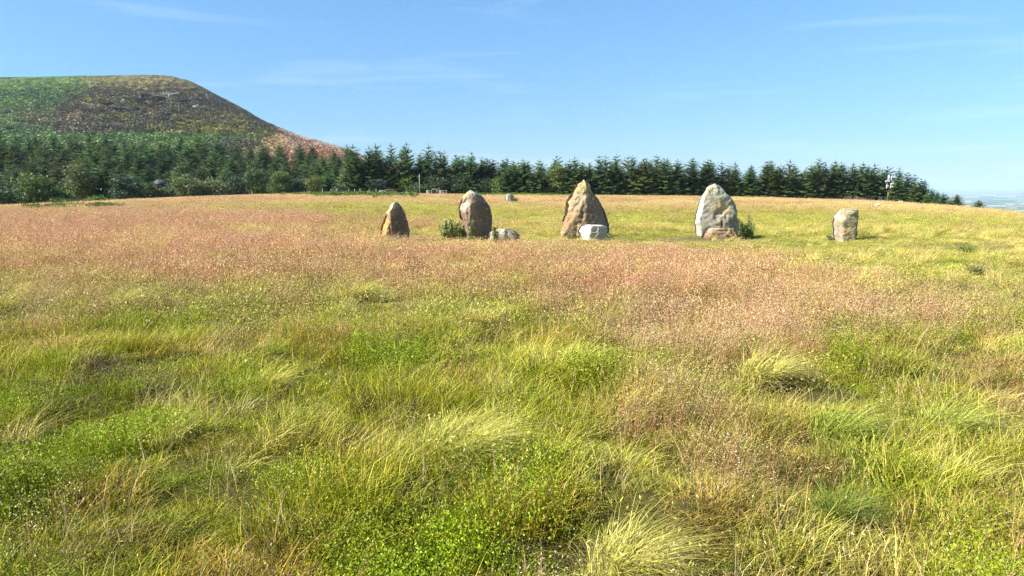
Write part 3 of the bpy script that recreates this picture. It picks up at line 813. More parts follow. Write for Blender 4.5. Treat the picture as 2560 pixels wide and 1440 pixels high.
G1, G1b = (0.075, 0.13, 0.03), (0.13, 0.20, 0.05)       # fresh green
OL, OLb = (0.09, 0.115, 0.035), (0.16, 0.18, 0.07)      # olive, grey green
DK, DKb = (0.032, 0.06, 0.030), (0.065, 0.10, 0.052)    # dark pine
WL, WLb = (0.085, 0.125, 0.04), (0.17, 0.205, 0.085)       # pale willow
BR, BRb = (0.105, 0.17, 0.03), (0.19, 0.27, 0.05)       # bright yellow green
for a in [
    ('shrub', 5, 520, 462, 60, 113, DK, DKb, 'dark shrub cut by the left edge of the photo', 'round'),
    ('sycamore_tree', 78, 518, 428, 104, 119, G1, G1b, 'green broad-leaved tree, big and leafy, second from the left edge', 'round'),
    ('shrub', 142, 516, 457, 56, 123, G1, (0.11, .17, .04), 'leafy green shrub between the big broad-leaved tree and the birch', 'round'),
    ('birch_tree', 197, 506, 390, 92, 134, OL, OLb, 'grey-olive birch standing tallest among the edge trees on the left', 'tall'),
    ('gorse_bush', 139, 515, 490, 40, 118, (0.06, .11, .02), (0.1, .16, .03), 'low dark green gorse bush at the field edge below the leafy shrub', 'round'),
    ('gorse_bush', 172, 514, 492, 26, 120, (0.09, .12, .03), (0.14, .17, .05), 'little olive gorse bush at the foot of the birch', 'round'),
    ('gorse_bush', 238, 506, 486, 30, 126, (0.07, .13, .02), (0.12, .2, .03), 'small round bright gorse bush right of the birch', 'round'),
    ('pine_tree', 313, 503, 434, 80, 134, DK, DKb, 'bushy blue-green pine with rounded crown left of the hut roof', 'round'),
    ('shrub', 372, 500, 450, 48, 140, (0.05, .085, .03), (.1, .14, .05), 'dark shrub directly below the hut roof', 'tall'),
    ('shrub', 412, 498, 458, 42, 143, (0.07, .11, .04), (.13, .17, .07), 'green shrub right below the hut, left of the pale willow', 'round'),
    ('willow_tree', 468, 497, 430, 84, 149, WL, WLb, 'pale grey-green willow, the left of a pair at the field edge', 'round'),
    ('willow_tree', 530, 495, 440, 70, 153, WL, (0.2, .22, .11), 'pale grey-green willow, the right of a pair at the field edge', 'round'),
    ('shrub', 586, 491, 432, 60, 158, DK, (0.08, .12, .06), 'dark bushy evergreen right of the two willows', 'round'),
    ('larch_tree', 636, 488, 418, 64, 164, (0.06, .11, .035), (.11, .17, .05), 'green layered larch at the fence left of the lone rowan', 'tall'),
    ('shrub', 700, 486, 424, 70, 170, G1, (0.14, .19, .05), 'light green leafy tree at the fence halfway to the lone rowan', 'tall'),
    ('shrub', 742, 485, 440, 46, 174, DK, DKb, 'dark evergreen shrub just left behind the lone rowan', 'round'),
    ('birch_tree', 882, 478, 406, 62, 186, (0.12, .15, .045), (.2, .22, .08), 'yellow-olive birch rising right of the lone rowan', 'tall'),
    ('shrub', 853, 481, 455, 30, 181, DK, DKb, 'small dark dome-shaped bush before the yellow-olive birch', 'round'),
    ('pine_tree', 940, 479, 442, 44, 184, DK, DKb, 'small dark rounded pine left of the dark timber shelter', 'round'),
    ('shrub', 922, 476, 424, 56, 192, (.08, .12, .035), (.14, .19, .05), 'green tree behind the small dark pine', 'tall'),
    ('shrub', 975, 478, 428, 62, 189, BR, BRb, 'bright yellow-green bush behind the dark timber shelter', 'round'),
    ('shrub', 1018, 480, 432, 60, 188, BR, (0.16, .23, .05), 'bright green bush left of the thin grey pole', 'round'),
    ('shrub', 1000, 470, 412, 90, 196, (.085, .13, .035), (.15, .2, .06), 'tall green thicket above the bright bushes', 'round'),
    ('shrub', 1042, 487, 455, 40, 184, (.05, .085, .03), (.09, .13, .05), 'dark low bush at the foot of the grey pole', 'round'),
    ('pine_tree', 1085, 483, 428, 66, 189, (.045, .075, .032), (.09, .125, .055), 'dark pine behind the pale wooden gate', 'round'),
    ('pine_tree', 1150, 487, 425, 74, 190, (.04, .07, .03), (.08, .12, .05), 'dark broad pine right of the pale wooden gate', 'round'),
    ('pine_tree', 1212, 488, 436, 66, 190, (.04, .07, .03), (.085, .12, .05), 'dark broad pine behind the broad dark standing stone', 'round'),
    ('shrub', 1248, 489, 440, 40, 188, BR, (.15, .2, .05), 'yellow-green young tree above the small far stone', 'tall'),
    ('shrub', 1390, 490, 405, 46, 188, (.10, .14, .03), (.16, .19, .05), 'yellowish green larch left behind the tallest brown stone', 'tall'),
]:
    nm, px, b, t, w, Y, c1, c2, lb, sh = a
    bush(nm, px, b, t, w, Y, c1, c2, lb, shape=sh, seed=int(px), n=6400 if w > 60 else 3600, leaf=0.13 + 0.0006 * Y,
         bark=M_BIRCHBARK if nm == 'birch_tree' else None, cat='bush' if nm in ('gorse_bush', 'shrub') else 'tree')
for k, (h, s, lb) in enumerate(HILL_BUSH):
    e = obj('hill_bush', None, loc=h); L = [(0, 0, s * .35, s * .55, s * .5, s * .35), (s * .3, 0, s * .3, s * .3, s * .3, s * .25)]
    V, q, c = leafy(900 + k, L, 900, .45, (0.03, 0.055, .025), (.055, .09, .035))
    obj('crown', mk_mesh('crown', V, quads=q, col=c, mat=M_LEAF), e); obj('trunk', limbs(L, .18, M_BARK), e); tag(e, lb, 'bush', 'bushes on the hill')
bush('rowan_tree', 783, 494, 431, 46, 158, (0.085, .115, .028), (.16, .16, .045), 'lone small rowan with round crown standing out in the field', n=3000, leaf=0.16, shape='stem', seed=3)

# ------------------------------------------------------------------ standing stones
def stone_mat(name, rough=0.9):
    m, n, l = new_mat(name)
    out = n.new('ShaderNodeOutputMaterial'); p = n.new('ShaderNodeBsdfPrincipled')
    a = n.new('ShaderNodeAttribute'); a.attribute_name = 'Col'
    tc = n.new('ShaderNodeTexCoord')
    nz = n.new('ShaderNodeTexNoise'); nz.inputs['Scale'].default_value = 26; nz.inputs['Detail'].default_value = 8; nz.inputs['Roughness'].default_value = .7
    vo = n.new('ShaderNodeTexVoronoi'); vo.inputs['Scale'].default_value = 34
    mr = n.new('ShaderNodeMapRange'); mr.inputs['From Min'].default_value = .3; mr.inputs['From Max'].default_value = .7; mr.inputs['To Min'].default_value = .42; mr.inputs['To Max'].default_value = 1.45
    mx = n.new('ShaderNodeMix'); mx.data_type = 'RGBA'; mx.blend_type = 'MULTIPLY'; mx.inputs['Factor'].default_value = 1
    # crusts of pale lichen
    n2 = n.new('ShaderNodeTexNoise'); n2.inputs['Scale'].default_value = 9; n2.inputs['Detail'].default_value = 7; n2.inputs['Roughness'].default_value = .72
    lr = n.new('ShaderNodeMapRange'); lr.inputs['From Min'].default_value = .57; lr.inputs['From Max'].default_value = .66; lr.inputs['To Max'].default_value = .55
    lm = n.new('ShaderNodeMix'); lm.data_type = 'RGBA'; lm.inputs['B'].default_value = (0.50, 0.49, 0.38, 1)
    bp = n.new('ShaderNodeBump'); bp.inputs['Strength'].default_value = .8; bp.inputs['Distance'].default_value = .02
    ad = n.new('ShaderNodeMath'); ad.operation = 'MULTIPLY_ADD'; ad.inputs[1].default_value = .35
    for t in (nz, vo, n2): l.new(tc.outputs['Object'], t.inputs['Vector'])
    l.new(nz.outputs['Fac'], mr.inputs['Value']); l.new(a.outputs['Color'], mx.inputs['A']); l.new(mr.outputs['Result'], mx.inputs['B'])
    l.new(n2.outputs['Fac'], lr.inputs['Value']); l.new(lr.outputs['Result'], lm.inputs['Factor']); l.new(mx.outputs['Result'], lm.inputs['A'])
    l.new(lm.outputs['Result'], p.inputs['Base Color'])
    l.new(vo.outputs['Distance'], ad.inputs[0]); l.new(nz.outputs['Fac'], ad.inputs[2]); l.new(ad.outputs[0], bp.inputs['Height']); l.new(bp.outputs['Normal'], p.inputs['Normal'])
    p.inputs['Roughness'].default_value = rough; p.inputs['Specular IOR Level'].default_value = .2
    l.new(p.outputs['BSDF'], out.inputs['Surface'])
    return m
M_STONE = stone_mat('weathered_sandstone')

def stone(name, label, base, left, right, creases, dl, dr, back, c1, c2, patches=(), seed=0, rough=0.03, taper=0.55, fine=0.018, cat='standing stone', ledges=(), chips=16, planes=14):
    """left/right: outline in photo pixels, creases: [(points, forward metres)], base: pixel where it meets the turf"""
    X0, D, Z0 = on_ground(*base)
    left = sorted(left, key=lambda p: p[1]); right = sorted(right, key=lambda p: p[1])
    top = min(left[0][1], right[0][1]); bot = base[1] + 14
    nl = 64
    t = np.linspace(0, 1, nl) ** 1.15
    py = top + (bot - top) * t
    xl = np.interp(py, [p[1] for p in left], [p[0] for p in left]); xr = np.interp(py, [p[1] for p in right], [p[0] for p in right])
    h = 1 - t
    tp = 1 - (1 - taper) * h ** 1.3
    tp = tp * np.sqrt(np.clip(t / 0.06, 0.08, 1))
    cols_px = [xl]; cols_f = [dl * tp]
    for pts, f in creases:
        pts = sorted(pts, key=lambda p: p[1])
        cx = np.interp(py, [p[1] for p in pts], [p[0] for p in pts])
        cols_px.append(np.clip(cx, xl + .02 * (xr - xl), xr - .02 * (xr - xl))); cols_f.append(f * tp)
    cols_px.append(xr); cols_f.append(dr * tp)
    w = xr - xl
    cols_px += [xr - .12 * w, xl + .5 * w, xl + .12 * w]; cols_f += [-back * .8 * tp, -back * tp, -back * .8 * tp]
    nseg = len(cols_px); nf = len(creases) + 1
    PXs = []; Fs = []
    for i in range(nseg):
        j = (i + 1) % nseg
        ns = max(8, int(60 / nf)) if i < nf else 7
        for k in range(ns):
            s = k / ns
            PXs.append(cols_px[i] * (1 - s) + cols_px[j] * s); Fs.append(cols_f[i] * (1 - s) + cols_f[j] * s)
    PX = np.stack(PXs, 1); F = np.stack(Fs, 1); PY = np.repeat(py[:, None], PX.shape[1], 1)
    # soften the creases a little, then roughen
    for _ in range(1):
        F = .5 * F + .25 * (np.roll(F, 1, 1) + np.roll(F, -1, 1))
        F[1:-1] = .6 * F[1:-1] + .2 * (F[:-2] + F[2:])
    X, _, Z = at(PX, PY, D)
    # hew the front: planes laid against it at random points, the innermost wins
    rf = np.random.default_rng(seed + 900); nfr = sum(max(8, int(60 / nf)) for _ in range(nf))
    Ff = F[:, :nfr]; Xf = X[:, :nfr]; Zf = Z[:, :nfr]
    gz, gx = np.gradient(Ff); dzz = np.gradient(Zf)[0]; dxx = np.gradient(Xf)[1]
    hew = np.full(Ff.shape, 9.0)
    for _ in range(planes):
        i, j = rf.integers(2, nl - 3), rf.integers(2, nfr - 2)
        a_ = np.clip(gx[i, j] / (dxx[i, j] + 1e-6), -1.6, 1.6) + rf.normal(0, .16); b_ = np.clip(gz[i, j] / (dzz[i, j] - 1e-6), -.5, .5) + rf.normal(0, .14)
        hew = np.minimum(hew, Ff[i, j] + a_ * (Xf - Xf[i, j]) + b_ * (Zf - Zf[i, j]) + .012)
    tol = .13 * (D / 22.0) * tp[:, None]
    edge_w = np.clip(np.minimum(np.arange(nfr), nfr - 1 - np.arange(nfr)) / 3.0, 0, 1)[None]
    F[:, :nfr] = Ff + np.clip(hew - Ff, -tol, tol * .25) * edge_w
    Yw = D - F
    cx = X.mean(1, keepdims=True); cy = Yw.mean(1, keepdims=True)
    rx, ry = X - cx, (Yw - cy)
    rl = np.sqrt(rx ** 2 + ry ** 2) + 1e-6
    n_a = fbm(X * 3.2, Yw * 3.2 + seed, Z * 3.2, seed=seed, octv=4) - .5
    n_b = np.abs(fbm(X * 7 + 9, Yw * 7 + seed, Z * 5, seed=seed + 5, octv=3) - .5)
    n_c = vnoise(X * 5 + 3, Yw * 5, Z * 9, seed=seed + 8)
    disp = n_a * rough * .5 - n_b * rough * 1.0 + (np.floor(n_c * 4) / 4 - .4) * fine * 1.6
    for lx, ly, sx, sy, amt in ledges:
        disp = disp + .55 * amt * np.exp(-.5 * (((PX - lx) / sx) ** 2 + ((PY - ly) / sy) ** 2)) * (ry < 0)
    edge = np.clip(np.abs(ry) / rl, .25, 1)
    X = X + rx / rl * disp * .5 + np.sign(rx) * np.abs(rx / rl) * (fbm(Z * 7 + seed, Yw * 2, seed=seed + 31, octv=3) - .5) * .07 * np.clip(t * 6, 0, 1)[:, None]; Yw = Yw + ry / rl * disp * edge * 1.3
    Z = Z + (n_b - .12) * rough * .6
    # chips: planar fractures knocked off the surface
    rc = np.random.default_rng(seed + 500)
    size = math.sqrt((X.max() - X.min()) * (Z.max() - Z.min()))
    nrm = np.stack([rx / rl, ry / rl, 0 * rl + .15], -1)
    Pt = np.stack([X, Yw, Z], -1)
    for _ in range(chips):
        i, j = rc.integers(1, nl - 4), rc.integers(0, X.shape[1])
        n_ = nrm[i, j] + rc.normal(0, .33, 3); n_ /= np.linalg.norm(n_)
        rad = size * rc.uniform(.05, .17); dep = min(.035, rad * rc.uniform(.05, .16))
        dv = Pt - Pt[i, j]
        dist = np.linalg.norm(dv, axis=-1)
        dd = np.clip((dv * n_).sum(-1) + dep, 0, None) * (dist < rad * rc.uniform(.9, 1.1) * (.8 + .5 * n_c))
        dd = np.minimum(dd, .07)
        Pt = Pt - n_ * np.array([.12, 1.0, .12]) * dd[..., None]
    fn = fbm(Pt[..., 0] * 14, Pt[..., 1] * 14, Pt[..., 2] * 14, seed=seed + 9, octv=3) - .5
    Pt[..., 1] += fn * rough * 1.5
    X, Yw, Z = Pt[..., 0], Pt[..., 1], Pt[..., 2]
    # colour: weathering in large patches
    m1 = fbm(X * 2.3 + 7, Yw * 2.3, Z * 2.3, seed=seed + 2, octv=5); m2 = fbm(X * 8, Yw * 8 + 4, Z * 8, seed=seed + 3, octv=4)
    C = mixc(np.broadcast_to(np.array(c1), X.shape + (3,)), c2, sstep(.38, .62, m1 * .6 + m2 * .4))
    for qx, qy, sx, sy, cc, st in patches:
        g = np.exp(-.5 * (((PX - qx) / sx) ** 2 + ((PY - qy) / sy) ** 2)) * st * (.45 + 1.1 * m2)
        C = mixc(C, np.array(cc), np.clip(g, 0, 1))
    nr, nc = X.shape
    V = np.stack([X, Yw, Z], -1).reshape(-1, 3)
    idx = np.arange(nr * nc).reshape(nr, nc); nx = np.roll(idx, -1, 1)
    q = np.stack([idx[1:], nx[1:], nx[:-1], idx[:-1]], -1).reshape(-1, 4)
    V = np.concatenate([V, V[:nc].mean(0)[None] + np.array([[0, 0, .004]]), V[-nc:].mean(0)[None]]); C = C.reshape(-1, 3); C = np.concatenate([C, C[:1], C[-1:]])
    tt = [[nr * nc, int(idx[0, k]), int(nx[0, k])] for k in range(nc)] + [[nr * nc + 1, int(nx[-1, k]), int(idx[-1, k])] for k in range(nc)]
    org = np.array([X0, D, Z0])
    me = mk_mesh(name, V - org, tris=tt, quads=q, col=C, smooth=False, mat=M_STONE)
    o = obj(name, me, loc=tuple(org))
    return tag(o, label, cat)

stone('standing_stone', 'dark pointed standing stone, leftmost of the row, orange on its left flank', (985, 611),
      [(981.5, 507), (975.7, 512), (971.8, 522), (962, 538.6), (957, 550), (953.3, 567.8), (948.5, 587), (946.5, 597), (945, 625)],
      [(993.2, 506), (997, 509.4), (1003, 518), (1010.7, 533.7), (1016.5, 553), (1021.4, 577.5), (1023.3, 597), (1024, 625)],
      [([(987, 507), (988, 518), (979, 530), (974.7, 540.5), (981, 550), (975.7, 560), (969, 575.5), (967, 590), (966, 625)], .34)], 0.0, -.28, .35,
      (0.17, 0.125, 0.08), (0.24, 0.18, 0.115), [(959, 568, 10, 22, (0.60, 0.31, 0.10), 1.6), (973, 524, 9, 12, (.56, .40, .22), 1.3), (985, 512, 7, 4, (.52, .48, .33), 1.0), (954, 590, 8, 10, (.38, .25, .13), .7), (1000, 570, 14, 35, (.13, .095, .065), .8)], seed=11, rough=.036)  # orange left flank brightened for sunlight, right side darkened for shade
stone('standing_stone', 'broad dark standing stone with a humped right side, nettles at its left foot', (1195, 603),
      [(1174.4, 475.3), (1165, 482.4), (1153, 497.8), (1146.7, 509.6), (1145.5, 523.7), (1147.3, 540), (1150.8, 549.7), (1155.5, 556), (1160, 575), (1160, 620)],
      [(1180, 475.6), (1191, 482.4), (1204, 490), (1212, 500), (1221.6, 512), (1227, 523.7), (1229.9, 540), (1229.9, 566), (1231, 575.6), (1231, 620)],
      [([(1177, 476), (1176, 486), (1176.8, 499), (1169.7, 515.5), (1162.6, 527), (1167, 542), (1168.5, 554), (1172, 600)], .30), ([(1179, 476), (1188.6, 484.8), (1191, 499), (1194.5, 513), (1199, 528.4), (1201.5, 545), (1195.6, 560), (1190, 600)], .22)], -.06, -.42, .45,
      (0.16, 0.12, 0.085), (0.225, 0.17, 0.115), [(1158, 507, 11, 16, (.50, .40, .28), 1.4), (1155, 520, 8, 8, (.50, .43, .34), .6), (1184, 481, 6, 4, (.62, .58, .46), 1.2), (1156, 541, 9, 8, (.24, .13, .09), 1.0), (1168, 484, 5, 8, (.42, .38, .2), .7), (1190, 550, 12, 12, (.25, .19, .11), .6), (1215, 540, 12, 35, (.125, .10, .075), .8)], seed=23, rough=.034)  # pale left and dark right patches paint the lit and shaded faces
stone('standing_stone', 'tallest standing stone, golden brown with a narrow peaked top', (1463, 596),
      [(1457.5, 449.4), (1450, 455), (1437.5, 461), (1435, 470), (1430, 480), (1421, 489), (1415, 500), (1412.5, 517.5), (1412, 535), (1405, 550), (1404.4, 565), (1401, 580), (1399, 610)],
      [(1461, 449.4), (1472.5, 457.5), (1479, 467.5), (1481, 477.5), (1489, 486), (1500, 500), (1510, 517.5), (1516, 535), (1522.5, 547.5), (1527.5, 565), (1528, 581), (1530, 610)],
      [([(1459, 450), (1447, 470), (1436, 500), (1428, 530), (1424, 560), (1422, 600)], .14), ([(1460, 450), (1468, 470), (1466, 500), (1463, 530), (1460, 560), (1458, 600)], .30), ([(1461, 450), (1476, 475), (1489, 500), (1500, 530), (1508, 560), (1512, 600)], .08)], -.06, -.36, .5,
      (0.29, 0.20, 0.105), (0.43, 0.315, 0.17), [(1456, 466, 14, 12, (.52, .42, .18), .8), (1425, 515, 9, 25, (.55, .38, .2), .8), (1418, 550, 12, 16, (.42, .25, .12), .8), (1480, 530, 22, 22, (.21, .15, .10), 1.0), (1505, 550, 16, 30, (.22, .18, .135), .9), (1450, 500, 16, 16, (.50, .42, .27), .5), (1455, 560, 26, 16, (.26, .18, .10), .6)], seed=37, rough=.05, fine=.028,  # gold left side and dark right side carry painted sun and shade
      ledges=[(1438, 568, 3, 14, -.14), (1447, 560, 10, 3, -.05), (1478, 505, 5, 14, -.05), (1470, 532, 12, 3, -.06), (1455, 545, 3, 12, -.05), (1490, 520, 4, 10, -.05)])
stone('standing_stone', 'pale grey standing stone with broad lichened face, fourth of the row', (1797, 592),
      [(1785.5, 459.4), (1776, 463), (1766.6, 471), (1759.6, 486.6), (1751, 496), (1747.8, 509), (1744, 523), (1739.5, 537), (1738, 551.5), (1737.7, 568), (1740.7, 578.6), (1744, 606)],
      [(1790, 460.6), (1802, 463.6), (1810, 471), (1817.4, 483), (1834, 496), (1843.3, 511.4), (1847.5, 525.5), (1848, 541), (1852.8, 556), (1854, 571.5), (1856, 606)],
      [([(1786, 460), (1769, 474), (1761, 490), (1756, 506.6), (1751, 530), (1746, 544), (1748, 568), (1752, 600)], .26), ([(1788, 460), (1796, 480), (1800, 510), (1802, 540), (1806, 600)], .30), ([(1790, 461), (1812, 480), (1831, 497), (1825, 518), (1832, 530), (1840, 560), (1842, 600)], .20)], -.16, -.24, .5,
      (0.33, 0.30, 0.21), (0.44, 0.41, 0.31), [(1760, 528, 8, 8, (.24, .215, .13), 1.0), (1775, 480, 10, 8, (.42, .38, .24), .6), (1800, 515, 14, 7, (.55, .40, .17), .8), (1808, 528, 13, 4, (.48, .31, .15), .9), (1835, 555, 14, 14, (.24, .20, .14), 1.0), (1800, 560, 10, 14, (.30, .25, .15), .9), (1838, 515, 7, 12, (.25, .25, .14), 1.0), (1750, 520, 6, 50, (.56, .55, .50), .8), (1755, 560, 7, 12, (.34, .31, .2), .7), (1812, 476, 8, 8, (.6, .58, .5), .7)], seed=41, rough=.036, fine=.022,  # sunlit left edge painted pale, recesses painted dark
      ledges=[(1803, 560, 1.6, 10, -.14), (1822, 536, 9, 1.6, -.08), (1826, 562, 1.6, 9, -.12), (1838, 552, 7, 9, -.07), (1758, 528, 6, 5, -.05), (1812, 545, 2, 5, -.06)])
stone('standing_stone', 'small square-topped standing stone with a black shaded right side, rightmost of the row', (2117, 600),
      [(2125, 520), (2113.5, 520.6), (2102.8, 523), (2096.7, 530), (2086, 543), (2081.8, 549.7), (2080.6, 562), (2083, 573.4), (2085, 586.4), (2087.5, 600), (2088, 616)],
      [(2126, 520), (2133.3, 521.5), (2147.8, 526), (2151.7, 530.6), (2152.8, 550.5), (2151, 568), (2151, 583), (2152.8, 598.6), (2153, 616)],
      [([(2123, 520), (2101, 530), (2092, 545), (2089, 560), (2091, 600)], .20), ([(2125.5, 520), (2144.3, 527.6), (2142, 540.6), (2138, 556), (2136.4, 571), (2134, 582.6), (2137, 600)], .22)], -.02, -.30, .32,
      (0.34, 0.265, 0.16), (0.44, 0.36, 0.22), [(2110, 577, 6, 5, (.62, .33, .1), 1.1), (2116, 568, 18, 2.5, (.62, .50, .27), .9), (2090, 541, 5, 5, (.74, .72, .72), 1.2), (2092, 552, 5, 4, (.45, .27, .16), .8), (2120, 545, 14, 12, (.37, .33, .18), .7), (2092, 580, 8, 12, (.37, .30, .25), .7), (2122, 585, 8, 8, (.60, .44, .22), .7), (2146, 560, 6, 20, (.13, .10, .08), .7)], seed=57, rough=.016, taper=.85, chips=26)  # last patch paints shade onto the right facet
stone('boulder', 'low rounded pale boulder in the grass right of the broad dark stone', (1265, 606),
      [(1262, 572), (1245, 573), (1232, 577), (1225, 581), (1221, 589), (1219, 604), (1219, 620)], [(1264, 572), (1275, 574), (1286.5, 578), (1299.5, 586), (1303, 595), (1310, 606), (1311, 620)],
      [([(1258, 572.5), (1240, 580), (1236, 590), (1236, 606)], .24), ([(1266, 573), (1278, 584), (1284, 592), (1290, 606)], .26)], .0, -.1, .5,
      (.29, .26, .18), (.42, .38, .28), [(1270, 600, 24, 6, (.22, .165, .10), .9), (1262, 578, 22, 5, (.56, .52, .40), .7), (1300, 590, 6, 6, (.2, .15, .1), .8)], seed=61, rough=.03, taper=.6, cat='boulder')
stone('boulder', 'white block-like boulder lying before the tallest brown stone', (1482, 603),
      [(1468, 561.6), (1460, 562.5), (1452.5, 566), (1448, 573), (1445, 580), (1447, 588), (1455, 597), (1460, 606), (1460, 618)], [(1480, 561.5), (1500, 562), (1511, 563), (1517.5, 567.5), (1519, 577.5), (1517, 590), (1515, 604), (1515, 618)],
      [([(1470, 562), (1460, 568), (1456, 580), (1463, 600)], .10), ([(1474, 562), (1476, 570), (1478, 585), (1476, 604)], .26), ([(1478, 562), (1506, 567), (1510, 580), (1508, 604)], .16)], -.16, -.14, .32,
      (.38, .35, .28), (.48, .45, .38), [(1462, 585, 9, 16, (.66, .64, .60), 1.0), (1497, 580, 16, 8, (.40, .37, .27), .9), (1495, 594, 16, 6, (.26, .24, .19), 1.0), (1495, 566, 18, 3, (.68, .62, .48), .8)], seed=67, rough=.028, taper=.75, cat='boulder', ledges=[(1495, 596, 14, 4, -.06), (1490, 583, 3, 8, -.03)])  # pale left end paints sunlight into the colour
stone('boulder', 'flat reddish brown boulder lying before the pale grey stone', (1802, 597),
      [(1790, 569.6), (1780, 570.2), (1772.5, 571.5), (1763, 578.6), (1757, 586), (1753.7, 595), (1753, 612)], [(1800, 569.6), (1825, 569.8), (1837.4, 571), (1843, 577), (1847, 587), (1850, 596), (1850, 612)],
      [([(1788, 570), (1782, 574), (1776, 584), (1772, 600)], .22), ([(1800, 570), (1826, 575), (1830, 585), (1832, 600)], .2)], 0, -.1, .34,
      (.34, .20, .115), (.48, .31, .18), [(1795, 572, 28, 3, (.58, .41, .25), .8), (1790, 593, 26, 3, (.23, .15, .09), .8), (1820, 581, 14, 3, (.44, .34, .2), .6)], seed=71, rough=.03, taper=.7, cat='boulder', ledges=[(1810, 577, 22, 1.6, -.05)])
stone('standing_stone', 'small far pale grey stone alone in the field left of the tallest stone', (1272, 506),
      [(1268, 484.8), (1264.5, 486), (1263, 495), (1261.7, 506), (1261, 516)], [(1280, 486), (1284, 489.5), (1285, 497), (1284, 506), (1284, 516)],
      [([(1270, 485), (1269, 495), (1268, 506)], .2), ([(1278, 486), (1280, 496), (1280, 506)], .15)], -.05, -.3, .3, (.36, .33, .27), (.46, .43, .37), [(1280, 492, 4, 5, (.3, .26, .2), .9)], seed=83, rough=.05, taper=.85)
stone('stone_slab', 'grey stone slab half hidden in grass at the foot of the bushy pine', (283, 505),
      [(275, 499.5), (264, 500), (257, 502), (256, 512)], [(276, 499.5), (286, 500.5), (292, 504), (293, 512)], [([(274, 499.6), (268, 503), (266, 506)], .5)], 0, -.2, .6, (.36, .33, .29), (.47, .43, .38), seed=91, rough=.08, cat='stone')

# turf clod beside the white boulder
stone('peat_clod', 'small dark clod of peat right of the white boulder', (1533, 602), [(1533, 594), (1528, 597), (1526, 603), (1526, 608)], [(1535, 594), (1539, 598), (1541, 603), (1541, 608)],
      [([(1533, 594), (1531, 603)], .08)], 0, -.04, .1, (.05, .035, .022), (.08, .06, .035), seed=93, rough=.02, cat='clod')

# ------------------------------------------------------------------ things at the wood edge
M_WOODPALE = plain_mat('pale_weathered_wood', (0.48, 0.43, 0.35), .85, .25, 4, bump=.3, stretch=(1, 1, .2))
M_WOODDARK = plain_mat('dark_wood', (0.045, 0.032, 0.026), .8, .3, 4)
M_WOODBROWN = plain_mat('brown_wood', (0.14, 0.07, 0.045), .8, .3, 4)
M_WOODTAN = plain_mat('tan_pole_wood', (0.27, 0.21, 0.13), .85, .25, 4, stretch=(1, 1, .1))
M_WHITE = plain_mat('white_plastic', (0.62, 0.62, 0.62), .45, .05, 3)
M_PALEBOARD = plain_mat('pale_board', (0.78, 0.73, 0.66), .7, .08, 3)
M_METALDARK = plain_mat('dark_steel', (0.05, 0.05, 0.052), .5, .2, 3, metallic=.6)
M_ROOF = plain_mat('grey_roof', (0.10, 0.10, 0.11), .75, .2, 2)
M_WIRE = plain_mat('wire', (0.25, 0.25, 0.25), .5, .1, 3, metallic=.7)

def place(px, Y):
    X = (px - 1280) / FPX * CP * Y
    return X, Y, float(ground_z(X, Y))

def zpix(px, py, Y):
    return float(at(px, py, Y)[2])

def make_mast():
    Y = 186.0
    X, _, z = place(2222, Y)
    H = zpix(2222, 438, Y) - z
    e = obj('antenna_mast', None, loc=(X, Y, z)); tag(e, 'slim mobile phone mast with white panel antennas and dishes before the trees', 'mast')
    m = MB(); m.tube([(0, 0, -.5), (0, 0, H * .44)], [.17, .15], 12); obj('pole', m.mesh('pole', M_WOODTAN, True), e)
    m = MB(); m.tube([(0.02, 0, H * .44), (.02, 0, H * .97)], [.13, .10], 10); obj('upper_pole', m.mesh('upper_pole', M_METALDARK, True), e)
    m = MB()
    for zz in (.60, .70, .80, .90):
        m.box((0.02, 0, H * zz), (1.25, .09, .09)); m.box((0.02, 0, H * zz), (.09, .9, .09))
    obj('bracket', m.mesh('bracket', M_METALDARK), e)
    for (x, y, z0, z1, w) in [(-.42, -.35, .84, 1.0, .24), (-.22, -.40, .83, .995, .22), (.36, -.36, .80, .985, .22), (.58, -.1, .82, .985, .18), (.05, .5, .83, .98, .22)]:
        m = MB(); m.box((x, y, H * (z0 + z1) / 2), (w * .8, .14, H * (z1 - z0)), bev=.03); obj('panel_antenna', m.mesh('panel_antenna', M_WHITE), e)
    for (x, y, zz, r_) in [(-.92, -.30, .79, .27), (-.2, -.42, .80, .22), (.42, -.42, .70, .30), (.88, -.34, .71, .32), (.75, -.36, .615, .28)]:
        m = MB(); p = [(x, y + .16, H * zz), (x, y + .10, H * zz), (x, y - .05, H * zz), (x, y - .09, H * zz)]
        m.tube(p, [r_ * .35, r_ * .8, r_, r_ * .96], 16); obj('dish', m.mesh('dish', M_WHITE, False), e)
    for (x, zz, h_, w) in [(-.62, .61, 1.0, .22), (-.32, .625, .7, .2), (.34, .60, .9, .16), (-.55, .74, 1.6, .12)]:
        m = MB(); m.box((x, -.22, H * zz), (w, .16, h_), bev=.03); obj('equipment_box', m.mesh('equipment_box', M_WHITE if x < 0 else M_PALEBOARD), e)
make_mast()

def make_pole():
    Y = 176.0; X, _, z = place(1049, Y); H = zpix(1049, 435, Y) - z
    e = obj('utility_pole', None, loc=(X, Y, z)); tag(e, 'thin pale grey pole standing before the bright bushes left of the gate', 'pole')
    m = MB(); m.tube([(0, 0, -.4), (0, 0, H * .6), (0, 0, H)], [.11, .10, .085], 10); obj('shaft', m.mesh('shaft', plain_mat('grey_pole', (.30, .29, .26), .8), True), e)
    m = MB(); m.tube([(0, 0, H), (0, 0, H + .08)], [.13, .05], 10); obj('cap', m.mesh('cap', M_METALDARK, True), e)
make_pole()

